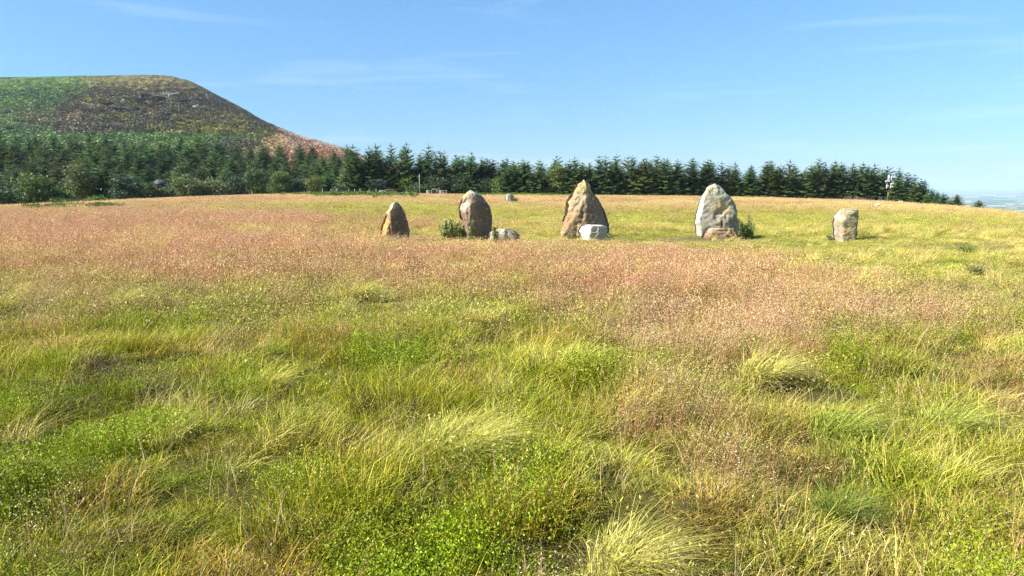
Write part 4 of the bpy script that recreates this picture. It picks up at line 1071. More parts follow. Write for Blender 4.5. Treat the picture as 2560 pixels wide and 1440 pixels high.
def make_gate():
    Y = 176.0
    k = Y / FPX
    X0, _, z = place(1095, Y)
    zg = min(float(ground_z((x - 1280) / FPX * CP * Y, Y)) for x in (1068, 1095, 1118))
    zt = zpix(1095, 475, Y) + .05
    e = obj('wooden_gate', None, loc=(X0, Y, zg)); tag(e, 'pale wooden rail fence with a small gate in the middle at the wood edge', 'gate')
    h = zt - zg
    def px(x): return (x - 1095) * k
    for x, hh, y in [(1079, h * .92, 0), (1092, h * .95, .3), (1098, h, .1), (1101.5, h * .88, -.1), (1116, h * .97, 0), (1067, h * .85, 0)]:
        m = MB(); m.box((px(x), y, hh / 2 - .1), (.17, .15, hh + .2)); obj('post', m.mesh('post', M_WOODPALE), e)
    for x0, x1, zz in [(1067, 1079, .78), (1067, 1079, .42), (1102, 1116, .80), (1102, 1116, .42)]:
        m = MB(); m.box(((px(x0) + px(x1)) / 2, -.1, h * zz), (px(x1) - px(x0), .06, .15)); obj('rail', m.mesh('rail', M_WOODPALE), e)
    m = MB()
    for x in (1080.3, 1090.8): m.box((px(x), .16, h * .5), (.08, .05, h * .62))
    g = obj('gate_leaf', m.mesh('gate_leaf', M_WOODBROWN), e)
    for zz in (.25, .42, .60, .78):
        m = MB(); m.box((px(1085.5), .12, h * zz), (px(1092) - px(1079) - .2, .05, .09)); obj('bar', m.mesh('bar', M_WOODBROWN), g)
    m = MB(); m.box((px(1088.5), .5, h * 1.12), (px(1098) - px(1079), .1, .1)); obj('top_bar', m.mesh('top_bar', M_WOODPALE), e)
make_gate()

def make_shelter():
    Y = 178.0; k = Y / FPX
    X0, _, z = place(988, Y); z -= .1
    h = zpix(988, 472.5, Y) - z
    e = obj('timber_shelter', None, loc=(X0, Y, z)); tag(e, 'low dark timber shelter with a flat roof below the bright bushes', 'shelter')
    def px(x): return (x - 988) * k
    m = MB(); m.box((px(987.5), .4, h * .84), (px(1011) - px(965), 2.2, h * .3)); obj('roof', m.mesh('roof', M_WOODDARK), e)
    for x, y in [(967, -.6), (1009.5, -.6), (967, 1.3), (1009.5, 1.3)]:
        m = MB(); m.box((px(x), y, h * .34), (.24, .2, h * .8)); obj('post', m.mesh('post', M_WOODDARK), e)
    m = MB(); m.box((px(984), -.3, h * .25), (px(1006) - px(970), .4, .1)); obj('bench_board', m.mesh('bench_board', M_WOODPALE), e)
    m = MB(); m.box((px(988), 1.45, h * .34), (px(1009) - px(967), .08, h * .7)); obj('back_board', m.mesh('back_board', M_WOODBROWN), e)
    m = MB(); m.box((px(1014), .2, h * .4), (.5, 1.2, h * .7)); obj('side_panel', m.mesh('side_panel', plain_mat('grey_panel', (.12, .12, .13), .8)), e)
    e2 = obj('paling_fence', None, loc=(place(957, Y)[0], Y, place(957, Y)[2])); tag(e2, 'short run of grey upright pales left of the timber shelter', 'fence')
    for i in range(6):
        m = MB(); m.box(((i - 2.5) * .32, 0, h * .36), (.14, .06, h * .72)); obj('pale', m.mesh('pale', M_WOODPALE), e2)
    m = MB(); m.box((0, .05, h * .5), (2.0, .05, .1)); obj('rail', m.mesh('rail', M_WOODPALE), e2)
make_shelter()

def make_wire_fence():
    pts = [(442, 1.5), (472, 1.5), (494, 1.5), (540, 2), (586, 2), (613, 2), (630, 2), (648, 2), (675, 2), (705, 2), (735, 2), (760, 2), (806, 1), (827, 1), (842, 1), (872, 1), (886, 1), (900, 1), (923, 1), (940, 1)]
    P = []
    for x, u in pts:
        Y = crest(x) - 1.0 + u
        P.append(place(x, Y))
    e = obj('wire_fence', None, loc=P[0]); tag(e, 'post and wire fence running along the foot of the left wood', 'fence')
    o = Vector(P[0])
    for i, p in enumerate(P):
        m = MB(); hh = 1.15 + .15 * ((i * 7) % 3) / 2; m.tube([(0, 0, -.3), (.02 * ((i * 5) % 3 - 1), 0, hh)], [.075, .065], 7)
        obj('post', m.mesh('post', M_WOODPALE, True), e, loc=Vector(p) - o)
    for zz in (.35, .7, 1.02):
        m = MB(); m.tube([(Vector(p) - o) + Vector((0, 0, zz)) for p in P], .009, 4); obj('wire', m.mesh('wire', M_WIRE), e)
make_wire_fence()

def make_hut():
    Y = 158.0; k = Y / FPX
    X, _, z = place(403, Y)
    zr = zpix(403, 449, Y); ze = zpix(403, 459.5, Y)
    e = obj('hut', None, loc=(X, Y, z)); tag(e, 'small hut showing only its grey pitched roof among the dark trees', 'hut')
    wd = 1.8
    m = MB(); m.box((0, 0, (ze - z) / 2 - .3), (wd * .82, 3.0, (ze - z) + .5)); obj('wall', m.mesh('wall', M_WOODBROWN), e)
    a, b = ze - z, zr - z
    r1, hw, d = wd * .16, wd / 2, 2.0
    V = [(-hw, -d, a), (hw, -d, a), (hw, d, a), (-hw, d, a), (-r1 - .35, -.5, b), (r1 - .35, -.5, b), (r1 - .35, .5, b), (-r1 - .35, .5, b), (-hw, -d, a - .1), (hw, -d, a - .1), (hw, d, a - .1), (-hw, d, a - .1)]
    q = [[0, 1, 5, 4], [1, 2, 6, 5], [2, 3, 7, 6], [3, 0, 4, 7], [4, 5, 6, 7], [8, 9, 1, 0], [9, 10, 2, 1], [10, 11, 3, 2], [11, 8, 0, 3], [11, 10, 9, 8]]
    obj('roof', mk_mesh('roof', V, quads=q, mat=M_ROOF), e)
    m = MB(); m.box((.3, -1.52, 1.0), (.8, .06, 1.9)); obj('door', m.mesh('door', M_WOODDARK), e)
make_hut()

def make_board_and_benches():
    Y = 174.0; k = Y / FPX
    X, _, z = place(2254, Y)
    zt = zpix(2254, 502.5, Y); h = zt - z
    e = obj('information_board', None, loc=(X, Y, z), rot=(0, 0, R(8))); tag(e, 'pale slatted board standing low in the grass right of the mast', 'board')
    n = 5; w = 13 * k
    for i in range(n):
        m = MB(); m.box(((i - 2) * w / n, 0, h * .62), (w / n - .03, .07, h * .86 - .04 * abs(i - 2)), ry=R(4), bev=.012); obj('slat', m.mesh('slat', M_PALEBOARD), e)
    for s in (-1, 1):
        m = MB(); m.box((s * w * .36, .09, h * .45), (.09, .09, h * .98)); obj('post', m.mesh('post', M_WOODPALE), e)
    m = MB(); m.box((0, .06, h * .8), (w * .9, .05, .08)); obj('rail', m.mesh('rail', M_WOODPALE), e)
    X, _, z = place(2268, 173.0); h = max(.45, zpix(2268, 511, 173.0) - z)
    e = obj('bench', None, loc=(X, 173.0, z)); tag(e, 'low plain wooden bench beside the pale slatted board', 'bench')
    for i in range(2):
        m = MB(); m.box((0, (i - .5) * .2, h), (1.2, .17, .07)); obj('seat_plank', m.mesh('seat_plank', M_WOODPALE), e)
    for s in (-1, 1):
        m = MB(); m.box((s * .48, 0, h * .5), (.1, .32, h)); obj('leg', m.mesh('leg', M_WOODPALE), e)
    Y = 158.0; X, _, z = place(2326, Y); hb = max(.85, zpix(2326, 510.5, Y) - z)
    e = obj('bench', None, loc=(X, Y, z), rot=(0, 0, R(-15))); tag(e, 'dark red-brown bench with a backrest under the low trees on the right', 'bench')
    for i in range(2):
        m = MB(); m.box((0, .22, hb * (.72 + .2 * i)), (1.25, .04, .12)); obj('back_plank', m.mesh('back_plank', M_WOODBROWN), e)
    for i in range(3):
        m = MB(); m.box((0, -.22 + .16 * i, hb * .5), (1.25, .14, .05)); obj('seat_plank', m.mesh('seat_plank', M_WOODBROWN), e)
    for s in (-1, 1):
        m = MB(); m.box((s * .52, -.15, hb * .24), (.08, .1, hb * .48)); m.box((s * .52, .24, hb * .5), (.08, .06, hb)); obj('leg', m.mesh('leg', M_WOODBROWN), e)
    X, Y, z = on_ground(2194, 521)
    m = MB(); L = 12 * Y / FPX / 2
    m.tube([(-L, 0, .22), (-L * .3, .05, .30), (L * .4, .0, .34), (L, -.08, .44)], [.09, .10, .09, .05], 8)
    o = obj('fallen_branch', m.mesh('fallen_branch', plain_mat('bleached_wood', (.62, .52, .38), .8)), loc=(X, Y, z)); tag(o, 'bleached fallen branch lying in the grass left of the mast foot', 'branch')
make_board_and_benches()

# ------------------------------------------------------------------ grass: tuft meshes
M_GRASS = veg_mat('moor_grass', inst=True, transl=0.24, rough=0.5, spec=0.3)
M_PLANT = veg_mat('plant_leaves', transl=0.25, rough=0.5, spec=0.25)
WIND = np.array([0.55, -0.05])

def blades(r, n, Rd, h0, h1, w, lean=0.35, wind=0.3, sag=0.35, col=(1, 1, 1), col2=None, seg=3, spread=1.0):
    """n tapering, bending blades rooted in a disc"""
    ang = r.uniform(0, 6.283, n); rr = Rd * np.sqrt(r.random(n))
    B = np.stack([np.cos(ang) * rr, np.sin(ang) * rr, np.full(n, -0.02)], 1)
    h = r.uniform(h0, h1, n)
    az = ang + r.normal(0, .9, n)
    D = np.stack([np.cos(az), np.sin(az)], 1) * (lean * r.uniform(.2, 1.4, n))[:, None] * spread + WIND * wind * r.uniform(.5, 1.5, n)[:, None]
    fa = r.uniform(0, 6.283, n); S = np.stack([np.cos(fa), np.sin(fa), 0 * fa], 1)
    ts = np.linspace(0, 1, seg + 1)
    sg = sag * r.uniform(.4, 1.5, n)
    rows = []
    for t in ts:
        hor = D * (h * (t ** 1.7))[:, None]
        z = h * (t - sg * t ** 2.4)
        P = B + np.concatenate([hor, z[:, None]], 1)
        rows.append((P, w * (1 - .85 * t ** 1.5) * (r.uniform(.7, 1.3, n) if t == 0 else 1)))
    V = []
    for P, ww in rows:
        ww = np.broadcast_to(ww, (n,))[:, None] * .5
        V += [P - S * ww, P + S * ww]
    V = np.stack(V, 1)               # n, 2*(seg+1), 3
    k = 2 * (seg + 1)
    base = np.arange(n)[:, None] * k
    Q = []
    for i in range(seg):
        Q.append(base + np.array([[2 * i, 2 * i + 1, 2 * i + 3, 2 * i + 2]]))
    mixv = r.random((n, 1))
    c = np.array(col)[None] * (1 - mixv) + np.array(col2 if col2 is not None else col)[None] * mixv
    c = c * r.uniform(.6, 1.45, (n, 1))
    return V.reshape(-1, 3), np.concatenate(Q), np.repeat(c, k, 0), rows[-1][0]

def flecks(r, P, L, W, col, col2=None, up=0.0):
    """small lozenges (spikelets, leaves, painted glints) at points P"""
    n = len(P)
    a = r.normal(size=(n, 3)); a[:, 2] += up; a /= np.linalg.norm(a, axis=1)[:, None]
    b = np.cross(a, r.normal(size=(n, 3))); b /= np.linalg.norm(b, axis=1)[:, None] + 1e-6
    l_ = (L * r.uniform(.6, 1.3, n))[:, None] * .5; w_ = (W * r.uniform(.7, 1.3, n))[:, None] * .5
    V = np.stack([P - a * l_, P + b * w_, P + a * l_, P - b * w_], 1).reshape(-1, 3)
    i = np.arange(n)[:, None] * 4
    m = r.random((n, 1)); c = np.array(col)[None] * (1 - m) + np.array(col2 if col2 is not None else col)[None] * m
    c = c * r.uniform(.75, 1.25, (n, 1))
    return V, np.concatenate([i, i + 1, i + 2, i + 3], 1), np.repeat(c, 4, 0)

def join(parts):
    V = []; Q = []; C = []; n = 0
    for v, q, c in parts:
        V.append(v); Q.append(q + n); C.append(c); n += len(v)
    return np.concatenate(V), np.concatenate(Q), np.concatenate(C)

def hair_stems(r, n, Rd, h0, h1, w, stemc, spk, spk2, nsp=11, L=.010, W=.0042, wind=.35):
    v, q, c, tips = blades(r, n, Rd, h0, h1, w, lean=.18, wind=wind, sag=.10, col=stemc, seg=3)
    P = []
    for t in tips:
        m = int(nsp * r.uniform(.7, 1.3))
        f = r.random(m)
        sp = .012 + .030 * np.sin(f * 2.8)
        off = np.stack([r.normal(0, 1, m) * sp, r.normal(0, 1, m) * sp, -f * .14 + .02], 1)
        off[:, 0] -= f * .02
        P.append(t + off)
    f = flecks(r, np.concatenate(P), L, W, spk, spk2, up=.6)
    return [(v, q, c), f]

PROTO = {}
def proto(kind, fn, count):
    c = bpy.data.collections.new('proto_' + kind)
    for i in range(count):
        V, Q, C = fn(np.random.default_rng(1000 + 37 * i + sum(map(ord, kind))))
        o = bpy.data.objects.new(f'{kind}_{i}', mk_mesh(f'{kind}_{i}', V, quads=Q, col=C, mat=M_GRASS))
        c.objects.link(o)
    PROTO[kind] = (c, count)

ONE = (1, 1, 1)
proto('sward', lambda r: join([blades(r, 190, .17, .04, .13, .0046, lean=.7, wind=.15, sag=.35, col=ONE, col2=(1.35, 1.15, 1.0), seg=2)[:3], flecks(r, np.stack([r.normal(0, .10, 40), r.normal(0, .10, 40), r.uniform(.03, .12, 40)], 1), .010, .004, (1.1, 1.2, .9), (1.8, 1.6, 1.2), up=.4), blades(r, 30, .17, .08, .2, .0032, lean=.6, wind=.3, sag=.3, seg=2, col=(2.1, 1.6, 3.0), col2=(2.7, 1.9, 4.5))[:3]]), 5)
proto('bilberry', lambda r: join([blades(r, 60, .15, .06, .13, .003, lean=.5, wind=.1, sag=.1, col=(.9, .75, .6))[:3],
      flecks(r, np.stack([r.normal(0, .09, 420), r.normal(0, .09, 420), r.uniform(.03, .14, 420)], 1), .011, .006, ONE, (1.5, 1.3, 1.2), up=.3)]), 4)
proto('hair', lambda r: join(hair_stems(r, 36, .22, .22, .40, .0024, (.72, .55, .40), (.85, .8, .75), (1.35, 1.35, 1.35), nsp=13, L=.0105, W=.0045)), 6)
proto('straw', lambda r: join([blades(r, 90, .10, .16, .34, .0042, lean=.65, wind=.7, sag=.5, col=ONE, col2=(1.15, 1.1, 1.25))[:3]]), 5)
proto('heather', lambda r: join([blades(r, 40, .10, .06, .17, .0036, lean=.5, wind=.1, sag=.05, col=ONE, col2=(1.5, 1.3, 1.1))[:3],
      flecks(r, np.stack([r.normal(0, .07, 130), r.normal(0, .07, 130), r.uniform(.06, .18, 130)], 1), .012, .006, (1.2, 1.2, 1.1), (2.6, 2.3, 2.2), up=.5)]), 3)
proto('dry', lambda r: join([blades(r, 9, .07, .16, .36, .0036, lean=.5, wind=.35, sag=.25, col=(1, .95, .8), col2=ONE)[:3],
      flecks(r, np.stack([r.normal(0.06, .06, 26), r.normal(0, .05, 26), r.uniform(.12, .32, 26)], 1), .013, .0038, (1.1, 1.05, 1), (1.3, 1.3, 1.35), up=.3)]), 4)
# mid and far tufts: the same plants, drawn with fewer and bolder blades
proto('midhair', lambda r: join(hair_stems(r, 16, .22, .22, .42, .005, (.72, .58, .42), (.85, .82, .78), (1.28, 1.28, 1.28), nsp=11, L=.022, W=.010, wind=.4)), 5)
proto('midgrass', lambda r: join([blades(r, 80, .22, .05, .19, .007, lean=.6, wind=.3, sag=.35, col=ONE, col2=(1.25, 1.15, 1.1), seg=2)[:3],
      flecks(r, np.stack([r.normal(0, .13, 36), r.normal(0, .13, 36), r.uniform(.05, .22, 36)], 1), .030, .011, (1.15, 1.12, 1.0), (1.4, 1.35, 1.2), up=.3)]), 5)  # bright flecks paint leaf glints into the colour
proto('farhair', lambda r: join([blades(r, 60, .55, .14, .40, .020, lean=.35, wind=.4, sag=.25, col=(.9, .85, .8), col2=(1.1, 1.05, 1), seg=2)[:3],
      flecks(r, np.stack([r.normal(0, .35, 70), r.normal(0, .35, 70), r.uniform(.22, .42, 70)], 1), .07, .032, (1, .98, .96), (1.2, 1.2, 1.2), up=.4)]), 5)
proto('fargrass', lambda r: join([blades(r, 80, .55, .08, .26, .022, lean=.6, wind=.5, sag=.4, col=ONE, col2=(1.2, 1.15, 1.1), seg=2)[:3]]), 5)
def frond(r):
    parts = []
    for k in range(9):
        az = r.uniform(0, 6.28); L = r.uniform(.5, .9); el = r.uniform(.5, 1.1)
        d = np.array([math.cos(az), math.sin(az)])
        P = []
        for t in np.linspace(.15, 1, 9):
            c = np.array([d[0] * L * t * math.cos(el * (1 - .5 * t)), d[1] * L * t * math.cos(el * (1 - .5 * t)), .25 + L * t * math.sin(el) * (1 - .35 * t)])
            for s in (-1, 1):
                P.append(c + np.array([-d[1], d[0], -.15]) * s * .17 * L * (1.15 - t))
        parts.append(flecks(r, np.array(P), .34, .12, ONE, (1.4, 1.3, 1.1), up=.2))
    parts.append(blades(r, 9, .1, .3, .8, .02, lean=.5, wind=.1, sag=.1, col=(.9, .9, .6), seg=2)[:3])
    return join(parts)
proto('frond', frond, 4)

def scatter(name, label, kind, P, rot, scl, tint, cat='grass'):
    """one object of grass: points carrying tufts through geometry nodes"""
    P = np.asarray(P, np.float32); n = len(P)
    coll, cnt = PROTO[kind]
    me = bpy.data.meshes.new(name); me.vertices.add(n); me.vertices.foreach_set('co', P.ravel())
    def at_(nm, ty, val, key):
        a = me.attributes.new(nm, ty, 'POINT'); a.data.foreach_set(key, np.ascontiguousarray(val).ravel())
    at_('rot', 'FLOAT_VECTOR', np.asarray(rot, np.float32), 'vector')
    at_('scl', 'FLOAT_VECTOR', np.asarray(scl, np.float32), 'vector')
    at_('pick', 'INT', rng.integers(0, cnt, n).astype(np.int32), 'value')
    t4 = np.ones((n, 4), np.float32); t4[:, :3] = tint
    at_('tint', 'FLOAT_COLOR', t4, 'color')
    me.update()
    o = obj(name, me)
    ng = bpy.data.node_groups.new('scatter_' + name, 'GeometryNodeTree')
    ng.interface.new_socket('Geometry', in_out='INPUT', socket_type='NodeSocketGeometry')
    ng.interface.new_socket('Geometry', in_out='OUTPUT', socket_type='NodeSocketGeometry')
    N, L = ng.nodes, ng.links
    gi = N.new('NodeGroupInput'); go = N.new('NodeGroupOutput')
    ip = N.new('GeometryNodeInstanceOnPoints'); ci = N.new('GeometryNodeCollectionInfo')
    ci.inputs['Collection'].default_value = coll; ci.inputs['Separate Children'].default_value = True; ci.inputs['Reset Children'].default_value = True
    ip.inputs['Pick Instance'].default_value = True
    def na(nm, ty):
        x = N.new('GeometryNodeInputNamedAttribute'); x.data_type = ty; x.inputs['Name'].default_value = nm; return x.outputs['Attribute']
    er = N.new('FunctionNodeEulerToRotation')
    L.new(na('rot', 'FLOAT_VECTOR'), er.inputs[0]); L.new(er.outputs[0], ip.inputs['Rotation'])
    L.new(na('scl', 'FLOAT_VECTOR'), ip.inputs['Scale']); L.new(na('pick', 'INT'), ip.inputs['Instance Index'])
    L.new(gi.outputs[0], ip.inputs['Points']); L.new(ci.outputs[0], ip.inputs['Instance']); L.new(ip.outputs[0], go.inputs[0])
    md = o.modifiers.new('scatter', 'NODES'); md.node_group = ng
    return tag(o, label, cat, kind='stuff')

AMAX = 0.86
def sample(Y0, Y1, dens):
    side = 3.0 if Y0 < 30 else 0.0            # the near turf goes on beside the view
    n = int((AMAX * (Y1 ** 2 - Y0 ** 2) + 2 * side * (Y1 - Y0)) * dens)
    Yt = rng.uniform(Y0, Y1, 3 * n); keep = rng.random(3 * n) < (AMAX * Yt + side) / (AMAX * Y1 + side)
    Y = Yt[keep][:n]; X = rng.uniform(-1, 1, len(Y)) * (AMAX * Y + side)
    return X, Y

def cull_stones(X, Y, pad=0.0):
    ok = np.ones(len(X), bool)
    for o in STONES:
        dx = X - o[0]; dy = Y - o[1]
        ok &= ~((np.abs(dx) < o[2] + pad) & (np.abs(dy) < o[3] + pad))
    return ok
STONES = []
for o in COL.objects:
    if o.name.split('.')[0] in ('standing_stone', 'boulder'):
        v = np.array([tuple(p.co) for p in o.data.vertices])
        STONES.append((o.location.x + (v[:, 0].min() + v[:, 0].max()) / 2, o.location.y + (v[:, 1].min() + v[:, 1].max()) / 2, (v[:, 0].max() - v[:, 0].min()) / 2 * .8, (v[:, 1].max() - v[:, 1].min()) / 2 * .7))

def fin(X, Y, s, hs=1.0, wind=0.25):
    n = len(X); Z = ground_z(X, Y)
    rot = np.stack([rng.normal(0, .08, n), rng.normal(0, .08, n), rng.normal(0, .7, n)], 1)
    s = np.broadcast_to(s, (n,)) * rng.uniform(.75, 1.3, n)
    return np.stack([X, Y, Z], 1), rot, np.stack([s, s, s * hs * rng.uniform(.85, 1.2, n)], 1)

def hum(n, a=.18):
    return rng.uniform(1 - a, 1 + a, (n, 1)) * (1 + rng.normal(0, .05, (n, 3)))

FAR_STONE = on_ground(1272, 506)
def low_turf(X, Y):
    """turf trodden shorter around the stones"""
    a = .68 * np.exp(-.5 * ((Y - 21.3) / 2.7) ** 2) * sstep(-5.5, -1.0, X + (Y - 20) * .4) * (1 - .25 * vnoise(X * 2, Y * 2, seed=3))
    f = FAR_STONE
    return 1 - a - .4 * np.exp(-.5 * (((X - f[0]) / 1.2) ** 2 + ((Y - f[1] + 4) / 5) ** 2))

def near_grass():
    # close sward and bilberry
    acc = {k: [] for k in ('sward', 'bilberry', 'hair', 'straw', 'heather', 'dry', 'midhair', 'midgrass', 'farhair', 'fargrass')}
    for Y0, Y1, dens, s in [(1.5, 5, 78, .95), (5, 8, 54, 1.1)]:
        X, Y = sample(Y0, Y1, dens)
        x, y, pink, lawn, green, straw, n1, n2, n3 = zones(X, Y)
        bare = fbm(X * 1.3 + 40, Y * 1.3, seed=88, octv=3)
        bil = sstep(.50, .60, fbm(X * .8, Y * .8 + 30, seed=91, octv=3)) * green * (1 - sstep(9, 14, Y))
        u = rng.random(len(X))
        isb = u < bil * .42
        gone = (bare < .31) & (rng.random(len(X)) < .5)
        base = sward_col(X, Y)
        mot = sstep(.60, .70, fbm(X * 2.1 + 7, Y * 2.1, seed=95, octv=3))        # rusty moss patches
        for kind, sel in (('bilberry', isb & ~gone), ('sward', ~isb & ~gone)):
            P = fin(X[sel], Y[sel], s)
            if kind == 'bilberry': t = np.array([0.19, 0.27, 0.008]) * hum(sel.sum(), .3)
            else:
                t = mixc(base[sel] * .85, C_GREEN * np.array([1.05, 1.05, 1]), np.clip(green[sel] * .6, 0, 1))
                t = mixc(t, [0.32, 0.19, 0.04], mot[sel] * .35 * (green[sel] > .2)); t = t * hum(sel.sum(), .25)
            lw = 1 - .45 * np.clip(lawn[sel], 0, 1); P[2][:, 2] *= lw
            ch = .45 + .95 * sstep(.44, .62, fbm(X[sel] * 2.3, Y[sel] * 2.3 + 70, seed=151, octv=2)); P[2][:, 2] *= ch; P[2][:, :2] *= (.75 + .35 * ch)[:, None]
            t = t * (.85 + .15 * ch)[:, None]
            acc[kind].append((*P, t))
    # hair grass with pink heads
    for Y0, Y1, dens, s in [(1.6, 5, 30, .85), (5, 8, 26, 1.0)]:
        X, Y = sample(Y0, Y1, dens)
        x, y, pink, lawn, green, straw, n1, n2, n3 = zones(X, Y)
        pr = np.clip(pink - .25 * lawn - .10, .0, 1) * (.25 + .9 * sstep(.35, .62, fbm(X * 1.4, Y * 1.4 + 11, seed=61, octv=3)))
        sel = rng.random(len(X)) < pr
        P = fin(X[sel], Y[sel], s)
        red = sstep(.52, .66, fbm(X[sel] * .7 + 3, Y[sel] * .7, seed=71, octv=3))
        t = mixc(mixc(np.broadcast_to(np.array([0.59, 0.385, 0.235]), (sel.sum(), 3)), [0.68, 0.52, 0.31], rng.random(sel.sum()) * .8), [0.53, 0.28, 0.15], red * .7) * hum(sel.sum())
        acc['hair'].append((*P, t))
    # straw tufts, heather, dry stalks
    for Y0, Y1, dens, s in [(1.6, 5, 8, .85), (5, 10, 9, 1.0), (10, 18, 9, 1.2), (18, 28, 6, 1.4)]:
        X, Y = sample(Y0, Y1, dens)
        x, y, pink, lawn, green, straw, n1, n2, n3 = zones(X, Y)
        tuft = sstep(.55, .66, fbm(X * .8 + 17, Y * .8, seed=101, octv=2))
        sel = rng.random(len(X)) < np.clip(.10 + .55 * tuft * (.5 + straw) + .25 * (straw - .4) * (Y > 9), 0, 1)
        sel &= cull_stones(X, Y)
        P = fin(X[sel], Y[sel], s); P[2][:] *= low_turf(X[sel], Y[sel])[:, None]
        t = mixc(np.broadcast_to(np.array([0.62, 0.52, 0.15]), (sel.sum(), 3)), [0.46, 0.46, 0.07], rng.random(sel.sum()) * (Y[sel] < 12)) * hum(sel.sum())
        acc['straw'].append((*P, t))
    for Y0, Y1, dens, s in [(1.6, 6, 30, .9), (6, 12, 16, 1.1), (12, 20, 6, 1.4)]:
        X, Y = sample(Y0, Y1, dens)
        hm = sstep(.60, .68, fbm(X * 1.0 + 50, Y * 1.0, seed=111, octv=3))
        sel = rng.random(len(X)) < hm * .55
        P = fin(X[sel], Y[sel], s)
        acc['heather'].append((*P, np.array([0.085, 0.062, 0.035]) * hum(sel.sum(), .3)))
    for Y0, Y1, dens, s in [(1.6, 6, 22, .95), (6, 12, 14, 1.05)]:
        X, Y = sample(Y0, Y1, dens)
        sel = rng.random(len(X)) < .3
        P = fin(X[sel], Y[sel], s)
        acc['dry'].append((*P, np.array([0.56, 0.44, 0.22]) * hum(sel.sum(), .2)))
    # middle distance
    for Y0, Y1, dens, s in [(7.5, 12, 40, .80), (12, 18, 30, .95), (18, 30, 20, 1.1), (30, 55, 11, 1.25)]:
        X, Y = sample(Y0, Y1, dens)
        x, y, pink, lawn, green, straw, n1, n2, n3 = zones(X, Y)
        base = sward_col(X, Y)
        ph = rng.random(len(X)) < np.clip(pink * .62 - .5 * lawn, 0.02, .8)
        ok = cull_stones(X, Y) & (fbm(X * .9, Y * .9, seed=131, octv=2) > .2)
        soil = gsum(x, y, [(1720, 598, 60, 4, .9), (1540, 601, 25, 3, .9), (1800, 601, 60, 3, .6), (1660, 601, 40, 2.5, .6)])
        ok &= rng.random(len(X)) > soil
        sel = ph & ok; P = fin(X[sel], Y[sel], s); P[2][:, 2] *= low_turf(X[sel], Y[sel])
        acc['midhair'].append((*P, mixc(base[sel] * 1.05, [0.59, 0.36, 0.215], np.full(sel.sum(), .6)) * hum(sel.sum(), .25)))
        sel = ~ph & ok; P = fin(X[sel], Y[sel], s); P[2][:, 2] *= 1 - .62 * np.clip(lawn[sel] + .25 * (pink[sel] < .25), 0, 1); P[2][:, 2] *= low_turf(X[sel], Y[sel]) * (.6 + 1.1 * sstep(.45, .63, fbm(X[sel] * 1.5, Y[sel] * 1.5 + 70, seed=152, octv=2)))
        acc['midgrass'].append((*P, mixc(base[sel] * 1.12, [.24, .22, .04], .6 * sstep(.5, .65, fbm(X[sel] * 1.3, Y[sel] * 1.3, seed=141, octv=2))) * hum(sel.sum(), .28)))
    for Y0, Y1, dens, s in [(50, 90, 4.2, .95), (90, 200, 1.9, 1.25)]:
        X, Y = sample(Y0, Y1, dens)
        px = 1280 + FPX * X / Y / CP
        x, y, pink, lawn, green, straw, n1, n2, n3 = zones(X, Y)
        base = sward_col(X, Y)
        ok = (Y < np.interp(px, CR_PX, CR_Y) + 3)
        ph = rng.random(len(X)) < np.clip(pink * .9 - .6 * lawn, 0, .95)
        sel = ph & ok; P = fin(X[sel], Y[sel], s, .62); P[2][:, 2] *= low_turf(X[sel], Y[sel]); acc['farhair'].append((*P, base[sel] * 1.15 * hum(sel.sum(), .14)))
        sel = ~ph & ok; P = fin(X[sel], Y[sel], s, .7); P[2][:, 2] *= (1 - .65 * np.clip(lawn[sel], 0, 1)) * low_turf(X[sel], Y[sel]); acc['fargrass'].append((*P, base[sel] * 1.15 * hum(sel.sum(), .14)))
    names = {'sward': ('grass', 'short green and olive grass covering the near moor'), 'bilberry': ('bilberry', 'low bright green bilberry leaves among the near grass'), 'hair': ('hair_grass', 'pinkish seed heads of hair grass over the near moor'),
             'straw': ('straw_grass', 'pale straw coloured grass leaning to the right'), 'heather': ('heather', 'dark brown heather sprigs scattered in the near grass'), 'dry': ('dry_stalks', 'dry bleached grass stalks in the foreground'),
             'midhair': ('hair_grass_band', 'pink-brown seed heads in the band before and around the stones'), 'midgrass': ('grass_band', 'yellow-green grass around the stones'),
             'farhair': ('far_hair_grass', 'pink-tan grass of the field behind the stones'), 'fargrass': ('far_grass', 'yellow-green grass of the field behind the stones')}
    for k, v in acc.items():
        if not v: continue
        P, r_, s_, t_ = [np.concatenate(z) for z in zip(*v)]
        scatter(names[k][0], names[k][1], k, P, r_, s_, t_, cat={'bilberry': 'bilberry', 'heather': 'heather'}.get(k, 'grass'))
        print(k, len(P))
near_grass()

proto('scrub', lambda r: join([flecks(r, np.stack([r.normal(0, .55, 60), r.normal(0, .55, 60), np.abs(r.normal(0, .32, 60))], 1), .62, .40, (.8, .8, .8), (1.25, 1.25, 1.2), up=.3)]), 4)
def plant_hill():
    P, C, S = HILL_PTS[0]; n = len(P)
    s_ = (rng.uniform(1.0, 3.0, n) * S)[:, None] * np.array([[1.3, 1.3, .8]])
    scatter('hill_scrub', 'heather and bracken covering the hillside', 'scrub', P, np.stack([0 * P[:, 0], 0 * P[:, 0], rng.uniform(0, 6.28, n)], 1), s_, C * rng.uniform(.8, 1.2, (n, 1)), cat='heather')
plant_hill()

